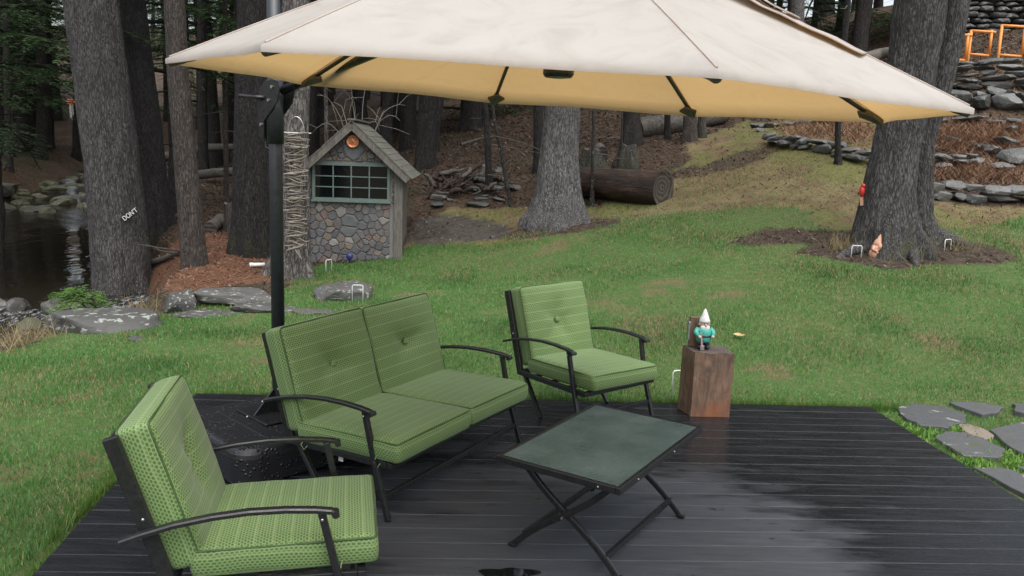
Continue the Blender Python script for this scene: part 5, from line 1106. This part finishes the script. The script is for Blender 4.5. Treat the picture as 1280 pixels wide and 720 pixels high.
limb('fallen_log', 'black rotten trunk along the far bank of the pool', [gp(-40, 276, .1), gp(30, 274, .12), gp(95, 278, .1)], .14, .1, M['dead'], group='deadfall along the stream', seed=3)
limb('fallen_log', 'mossy stub of trunk among the stream stones', [gp(10, 252, .1), gp(70, 258, .1)], .13, .1, M['mosslog'], group='deadfall along the stream', seed=4)
limb('fallen_log', 'dark trunk lying along the top of the straw slope', [gp(795, 172, .2), gp(850, 166, .25), gp(905, 154, .2)], .28, .2, M['dead'], seed=5, twig=5)
limb('fallen_log', 'trunk lying across the woods behind the brown tree', [gp(205, 218, .6), gp(260, 214, .8), gp(340, 212, .7)], .18, .12, M['dead'], seed=6)
limb('fallen_log', 'dark trunk lying low in the woods behind the brown tree', [gp(200, 232, .2), gp(270, 230, .3), gp(345, 224, .3)], .16, .1, M['dead'], seed=7, twig=4)
limb('fallen_log', 'pale weathered trunk lying on the hill beside the twin pine', [gp(1060, 92, .3), gp(1100, 80, .3), gp(1125, 76, .3)], .2, .14, M['weathered'], seed=8)
limb('fallen_branch', 'thin bare branch lying on the brown slope', [gp(576, 183, .05), gp(600, 178, .1), gp(622, 174, .1)], .05, .02, M['dead'], cat='branch', seed=9)
limb('fallen_branch', 'black branch lying across the reddish needle bank', [gp(188, 332, .05), gp(205, 330, .1), gp(230, 318, .08)], .06, .03, M['dead'], cat='branch', seed=10, twig=3)
limb('log_round', 'dark end of a log lying on the reddish needle bank', [gp(262, 292, .09), gp(272, 285, .1), gp(276, 281, .1)], .13, .13, M['dead'], seed=11)
limb('log_round', 'round log end resting beside the low mossy stump', [gp(752, 203, .2), gp(748, 198, .2)], .13, .13, M['dead'], seed=12)
pb = hit(576, 240); t = thing('root_pile', 'tangled pile of dark roots and branches on the slope', 'root pile', tuple(pb)); r = np.random.default_rng(5)
for k in range(46):
    x0 = r.uniform(-.7, .75); y0 = r.uniform(-.4, .5); c = np.array([x0, y0, g1(pb[0]+x0, pb[1]+y0)-pb[2]+r.uniform(0, .42)*(1-abs(x0)*.8)]); d = r.normal(0, 1, 3)*np.array([1, .7, .45]); d /= np.linalg.norm(d); L = r.uniform(.25, .75); u = np.linspace(-.5, .5, 6); pth = c+d*(u*L)[:, None]+np.cumsum(r.normal(0, .03, (6, 3)), 0); m = MB(); m.tube(pth, r.uniform(.015, .06)*np.array([.6, 1, 1, .9, .7, .4]), 7); m.build('branch', M['log'] if k % 3 else M['dead'], t, smooth=True)

# ------------------------------------------------------------------ rocks
def rock_mesh(seed, flat=.6, sub=3, rough=.28, mat='boulder', facet=.0):
    bm = bmesh.new(); bmesh.ops.create_icosphere(bm, subdivisions=sub, radius=1); V = np.array([v.co for v in bm.verts]); r = np.random.default_rng(seed); V = np.sign(V)*np.abs(V)**(.62 if sub < 3 else .8)*np.array([1, 1, 1.])
    for _ in range(9): n = r.normal(0, 1, 3); n /= np.linalg.norm(n); d = r.uniform(.55, .85); q = V@n; V = V-np.maximum(q-d, 0)[:, None]*n*.9
    V *= (1+rough*fbm(V*1.4+seed*3.1, 3, seed))[:, None]; V[:, 2] *= flat
    for v, c in zip(bm.verts, V): v.co = c
    me = bpy.data.meshes.new('rock'); bm.to_mesh(me); bm.free(); me.materials.append(M[mat]); me.polygons.foreach_set('use_smooth', [sub > 2]*len(me.polygons)); return me
def rock(label, px, py, wpx, dep, hgt, mat, seed, rz=0, sink=.35, name='boulder', group=None, tilt=0):
    b = hit(px, py); s = b[1]/F; o = link(name, rock_mesh(seed, 1, 4, .25, mat)); o.location = (b[0], b[1], b[2]+hgt*(.5-sink)); o.scale = (wpx/2*s, dep/2, hgt/2*1.15); o.rotation_euler = (R(tilt), R(tilt*.6), R(rz)); tag(o, label, 'rock', group); return o
rock('long grey slab of rock on the stream bank at the leaning pine', 128, 408, 150, .85, .36, 'boulder', 1, 16, .5)
rock('pale pointed boulder beside the leaning pine', 228, 388, 46, .45, .36, 'boulder', 2, 0, .3); rock('long lichened slab before the reddish needle bank', 298, 378, 104, .5, .22, 'boulder', 3, 2, .2)
rock('rounded lichen spotted boulder in the lawn behind the loveseat', 421, 372, 84, .7, .26, 'boulder', 4, -8, .3); rock('low flat rock at the lawn edge beside the umbrella pole', 330, 388, 90, .4, .14, 'boulder', 5, 3, .55); rock('dark flat rock sunk in the lawn edge below the pale boulder', 262, 393, 100, .35, .12, 'boulder', 6, 6, .55)
rock('small flat stone sunk in the lawn below the bank slab', 172, 424, 22, .2, .05, 'boulder', 8, 0, .5)
rock('dark flat stone sunk behind the loveseat', 392, 391, 60, .3, .06, 'wet_rock', 7, 0, .5)
for px, py, wp, Y, z, lb, mt in ((36, 398, 38, 11.3, -1.02, 'mossy round rock in the stream rapids', 'moss_rock'), (-8, 372, 40, 12.6, -.98, 'wet dark rock at the lip of the rapids', 'wet_rock'), (70, 372, 36, 12.5, -.97, 'wet black rock at the end of the rapids', 'wet_rock'), (22, 374, 26, 12.5, -1.0, 'low wet stone between the rapids', 'wet_rock'), (95, 370, 40, 12.2, -.95, 'wet bank rock under the small hemlock seedling', 'wet_rock')):
    p = aty(px, py, Y); o = link('stream_rock', rock_mesh(px+60, 1, 4, .22, mt)); o.location = (p[0], p[1], z); o.scale = (wp/2*Y/F, .24, .2); tag(o, lb, 'rock', 'rocks in the stream')
RV = [rock_mesh(40+i, .55, 2, .2, 'wall_stone') for i in range(7)]; RM = [rock_mesh(60+i, .6, 2, .25, 'moss_rock') for i in range(4)]
stn = 0
for k in range(46):
    px, py = random.uniform(-40, 118), random.uniform(232, 284); p = hit(px, py); s = random.uniform(.15, .42); o = link('mossy_stone', random.choice(RM), None, (p[0], p[1], max(p[2], float(stream_d(np.array([p[0]]), np.array([p[1]]))[1][0])-.05)+s*.12)); o.scale = (s*1.2, s, s); o.rotation_euler = (0, 0, random.uniform(0, 6)); tag(o, 'mossy stone in the stream bed below the cascade', 'rock', 'mossy stream stones')
for k in range(34):
    px, py = random.choice([(random.uniform(545, 640), random.uniform(222, 262)), (random.uniform(590, 640), random.uniform(208, 245))]); p = hit(px, py); s = random.uniform(.08, .2); o = link('flat_stone', random.choice(RV), None, (p[0], p[1], p[2]+s*.15)); o.scale = (s*1.4, s, s*.6); o.rotation_euler = (R(random.uniform(-15, 15)), 0, random.uniform(0, 6)); tag(o, 'flat grey stone scattered around the root pile', 'rock', 'flat stones around the root pile')
def wall(name, label, pix, courses, sw, shh, seed, rough=.15):
    P = np.array([hit(*q) for q in pix]); t = thing(name, label, 'stone wall', tuple(P[0])); r = random.Random(seed); d = np.append(0, np.cumsum(np.linalg.norm(np.diff(P, axis=0), axis=1)))
    for c in range(courses):
        s = r.uniform(-sw*.5, 0)
        while s < d[-1]:
            wd = sw*r.uniform(.6, 1.5); x = s+wd/2; p = np.array([np.interp(x, d, P[:, a]) for a in range(3)]); hh = shh*r.uniform(.7, 1.35); i = min(max(np.searchsorted(d, x)-1, 0), len(P)-2); dr = P[i+1]-P[i]; p[2] = g1(p[0], p[1])
            o = link('stone', r.choice(RV), t, (p[0]-t.location.x+r.uniform(-.04, .04), p[1]-t.location.y+.05*c+r.uniform(-.05, .05), p[2]-t.location.z+shh*(c+.42)+r.uniform(-.02, .02))); o.scale = (wd*.56, sw*.5*r.uniform(.8, 1.2), hh*.92); o.rotation_euler = (R(r.uniform(-8, 8)), R(r.uniform(-7, 7)), math.atan2(dr[1], dr[0])+R(r.uniform(-12, 12))); s += wd*.97
    return t
wall('dry_stone_terrace', 'lowest dry stone terrace wall beside the twin pine', [(1146, 250), (1180, 250), (1230, 253), (1290, 254), (1350, 256)], 2, .36, .155, 1)
wall('dry_stone_terrace', 'curved dry stone terrace edge behind the slim dark tree', [(958, 181), (985, 186), (1020, 189), (1055, 199), (1082, 206), (1110, 210)], 2, .34, .13, 2)
wall('dry_stone_terrace', 'broken line of flat stones above the lowest terrace wall', [(1150, 206), (1180, 208), (1218, 204)], 2, .32, .10, 3)
wall('dry_stone_terrace', 'thin row of flat stones bordering the reddish straw terrace', [(1085, 150), (1140, 152), (1200, 152), (1280, 155), (1340, 158)], 1, .42, .10, 4)
wall('dry_stone_terrace', 'row of big mossy boulders below the dry stone wall', [(1170, 133), (1215, 134), (1280, 138), (1340, 140)], 1, .62, .34, 5)
wall('dry_stone_terrace', 'high dry stone retaining wall under the orange frames', [(1168, 112), (1210, 112), (1290, 112), (1350, 112)], 5, .48, .13, 6)
wall('dry_stone_terrace', 'upper tumbled stones at the far end of the straw slope', [(940, 160), (975, 158), (1005, 156), (1040, 154)], 1, .34, .12, 7)
for px, py, s in ((1222, 185, .16), (1240, 190, .2), (1257, 181, .26), (1190, 178, .16), (1275, 200, .3), (1255, 211, .2), (1160, 172, .15), (1200, 130, .2), (1240, 100, .18), (1260, 165, .16), (1225, 122, .2), (1250, 118, .22), (1195, 120, .2), (1270, 122, .25), (1210, 238, .09), (950, 164, .12), (1040, 182, .14)):
    p = hit(px, py); o = link('loose_stone', random.choice(RV), None, (p[0], p[1], p[2]+s*.2)); o.scale = (s*1.3, s, s*.8); o.rotation_euler = (R(random.uniform(-20, 20)), R(random.uniform(-15, 15)), random.uniform(0, 6)); tag(o, 'loose grey stone lying on the terraced bank', 'rock', 'loose stones on the terraces')
# orange frames on top of the wall
for px, py, wq, hq, lb in ((1194, 77, 22, 33, 'orange tube frame closest to the twin pine on the terrace wall'), (1223, 71, 23, 31, 'orange tube frame between two others on the terrace wall'), (1262, 72, 26, 38, 'tallest orange tube frame on the terrace wall beside the ruin')):
    p = aty(px, py, 21.0); s = 21.0/F; t = thing('orange_frame', lb, 'frame', tuple(p), R(-8), 'orange frames on the wall'); wd, hh = wq*s, hq*s
    for x in (-wd/2, wd/2): m = MB(); m.tube([(x, 0, (-.62 if x < 0 else .04)), (x, 0, hh)], .036, 8); m.build('upright', M['orange'], t, smooth=True)
    for z in (.06, hh-.02): m = MB(); m.tube([(-wd/2, -.005, z), (wd/2+(.09 if z > .5 else 0), -.005, z-.03)], .034, 8); m.build('rail', M['orange'], t, smooth=True)
# stone ruin on the hill
p = aty(1243, 70, 25.5); zb = min(g1(p[0], p[1]), p[2])-.2; t = thing('stone_ruin', 'tall dry stone ruin with a dark opening on the hill', 'ruin', (p[0], p[1], zb), R(-6)); Wd, Hh, Dp = 2.1, 5.2, 1.6
m = MB(); m.box((0, Dp/2+.12, Hh/2), (Wd-.25, Dp-.2, Hh)); m.build('core', M['wet_rock'], t)
z = .08; r = random.Random(4)
bxv = [rock_mesh(90+i, .5, 2, .12, 'wall_stone') for i in range(4)]
while z < Hh:
    hh = r.uniform(.11, .2); x = -Wd/2+r.uniform(-.1, .05)
    while x < Wd/2+.5:
        wd = r.uniform(.22, .55)
        if not (x > .55 and 1.6 < z < 3.3): o = link('stone', r.choice(bxv), t, (x+wd/2, r.uniform(-.04, .04), z+hh/2)); o.scale = (wd*.6, .26, hh*1.05); o.rotation_euler = (0, R(r.uniform(-3, 3)), R(r.uniform(-5, 5)))
        x += wd
    z += hh
for k in range(24):
    z = .1+k*.2
    for y in (.4, .9, 1.4): o = link('stone', r.choice(bxv), t, (-Wd/2-.02, y, z)); o.scale = (.2, .3, .14)
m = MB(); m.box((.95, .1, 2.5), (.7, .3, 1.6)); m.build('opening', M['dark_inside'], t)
# seedling at the stream and fallen leaf on the lawn
p = hit(104, 402); p[1] += .5; p = aty(104, 392, 10.2); zb = p[2]; t = thing('hemlock_seedling', 'bright green hemlock seedling growing on the stream bank', 'seedling', (p[0], p[1], g1(p[0], p[1])))
hgt = zb-g1(p[0], p[1]); m = MB(); m.tube([(0, 0, -.05), (0, 0, max(hgt, .05)+.32)], [.012, .004], 6); m.build('stem', M['dead'], t)
mm = conifer_crown(77, .36, .0, .26, 16, 'sprout', .03, 12); c = link('needles', mm, t, (0, 0, max(hgt, 0)+.0))
p = hit(925, 424); m = MB(); u = np.linspace(0, 1, 7); L1 = [(x*.14-.07, .03*math.sin(math.pi*x), .045+.012*math.sin(5*x)) for x in u]; L2 = [(x*.14-.07, -.03*math.sin(math.pi*x), .048-.01*math.sin(4*x)) for x in u]
m.add(L1+L2, [(i, i+1, 8+i, 7+i) for i in range(6)]); o = m.build('fallen_leaf', m_simple('leaf_tan', (.42, .30, .13), .7, .2)); o.location = p; tag(o, 'curled tan leaf lying on the lawn behind the stump block', 'leaf')

# bare arching shrub behind the shed roof
b = aty(448, 200, 15.2); b[2] = g1(b[0], b[1]); t = thing('bare_shrub', 'bare shrub with pale arching twigs behind the shed roof', 'shrub', tuple(b)); tmat = m_simple('pale_twig', (.20, .18, .15), .8, .2)
r = np.random.default_rng(12); tops = [(395, 118), (385, 168), (430, 92), (462, 100), (498, 150), (478, 168), (415, 130), (508, 128), (440, 120)]
for k, (px, py) in enumerate(tops):
    e = aty(px, py, 15.2+r.uniform(-.6, .5))-b; hgt = max(e[2]*1.05, 2.3); u = np.linspace(0, 1, 12)[:, None]; mid = np.array([e[0]*.35, e[1]*.4, hgt]); p = (1-u)**2*0+2*u*(1-u)*mid+u**2*e; p = p+np.cumsum(r.normal(0, .012, (12, 3)), 0)
    m = MB(); m.tube(p, np.linspace(.013, .004, 12), 5); br = m.build('twig', tmat, t, smooth=True)
    for q in range(3):
        i = int(r.integers(5, 11)); d = r.normal(0, .22, 3); m = MB(); m.tube([p[i], p[i]+d*.6+(0, 0, .05), p[i]+d+(0, 0, .04)], [.005, .004, .002], 4); m.build('side_twig', tmat, br)
# shallow puddle by the table foot
m = MB(); p = atz(636, 716, .0022); a = np.linspace(0, 2*np.pi, 36, endpoint=False); rd = .095*(1+.25*np.sin(a*2+1)+.12*np.sin(a*5)); m.prism([(p[0]+1.1*q*math.cos(t_), p[1]+.5*q*math.sin(t_)) for q, t_ in zip(rd, a)], .0018, .0032)
N = NT('rain_water'); wm = N.pbr((.006, .0065, .007), .03, None, .5); o = m.build('puddle', wm); tag(o, 'small dark rain puddle on the planks beside the table foot', 'puddle')

# reddish dead fern and straw on the terraces
x, y = [], []
for px0, px1, py0, py1, cnt in ((1160, 1300, 158, 192, 5200), (985, 1095, 156, 178, 2200), (1165, 1300, 212, 228, 1500), (1180, 1300, 84, 120, 700)):
    for k in range(cnt//50):
        c = hit(random.uniform(px0, px1), random.uniform(py0, py1)); x += list(rng.normal(c[0], .22, 50)); y += list(rng.normal(c[1], .22, 50))
x, y = np.array(x), np.array(y); n = len(x); k = rng.random(n)[:, None]
blades(x, y, gz(x, y)+.01, rng.uniform(.1, .34, n), rng.uniform(.008, .02, n), rng.uniform(.7, .98, n), np.array((.15, .075, .042))+k*np.array((.17, .115, .07)), M['litter'], 'dead_fern', 'reddish dead fern and straw on the stone terraces')
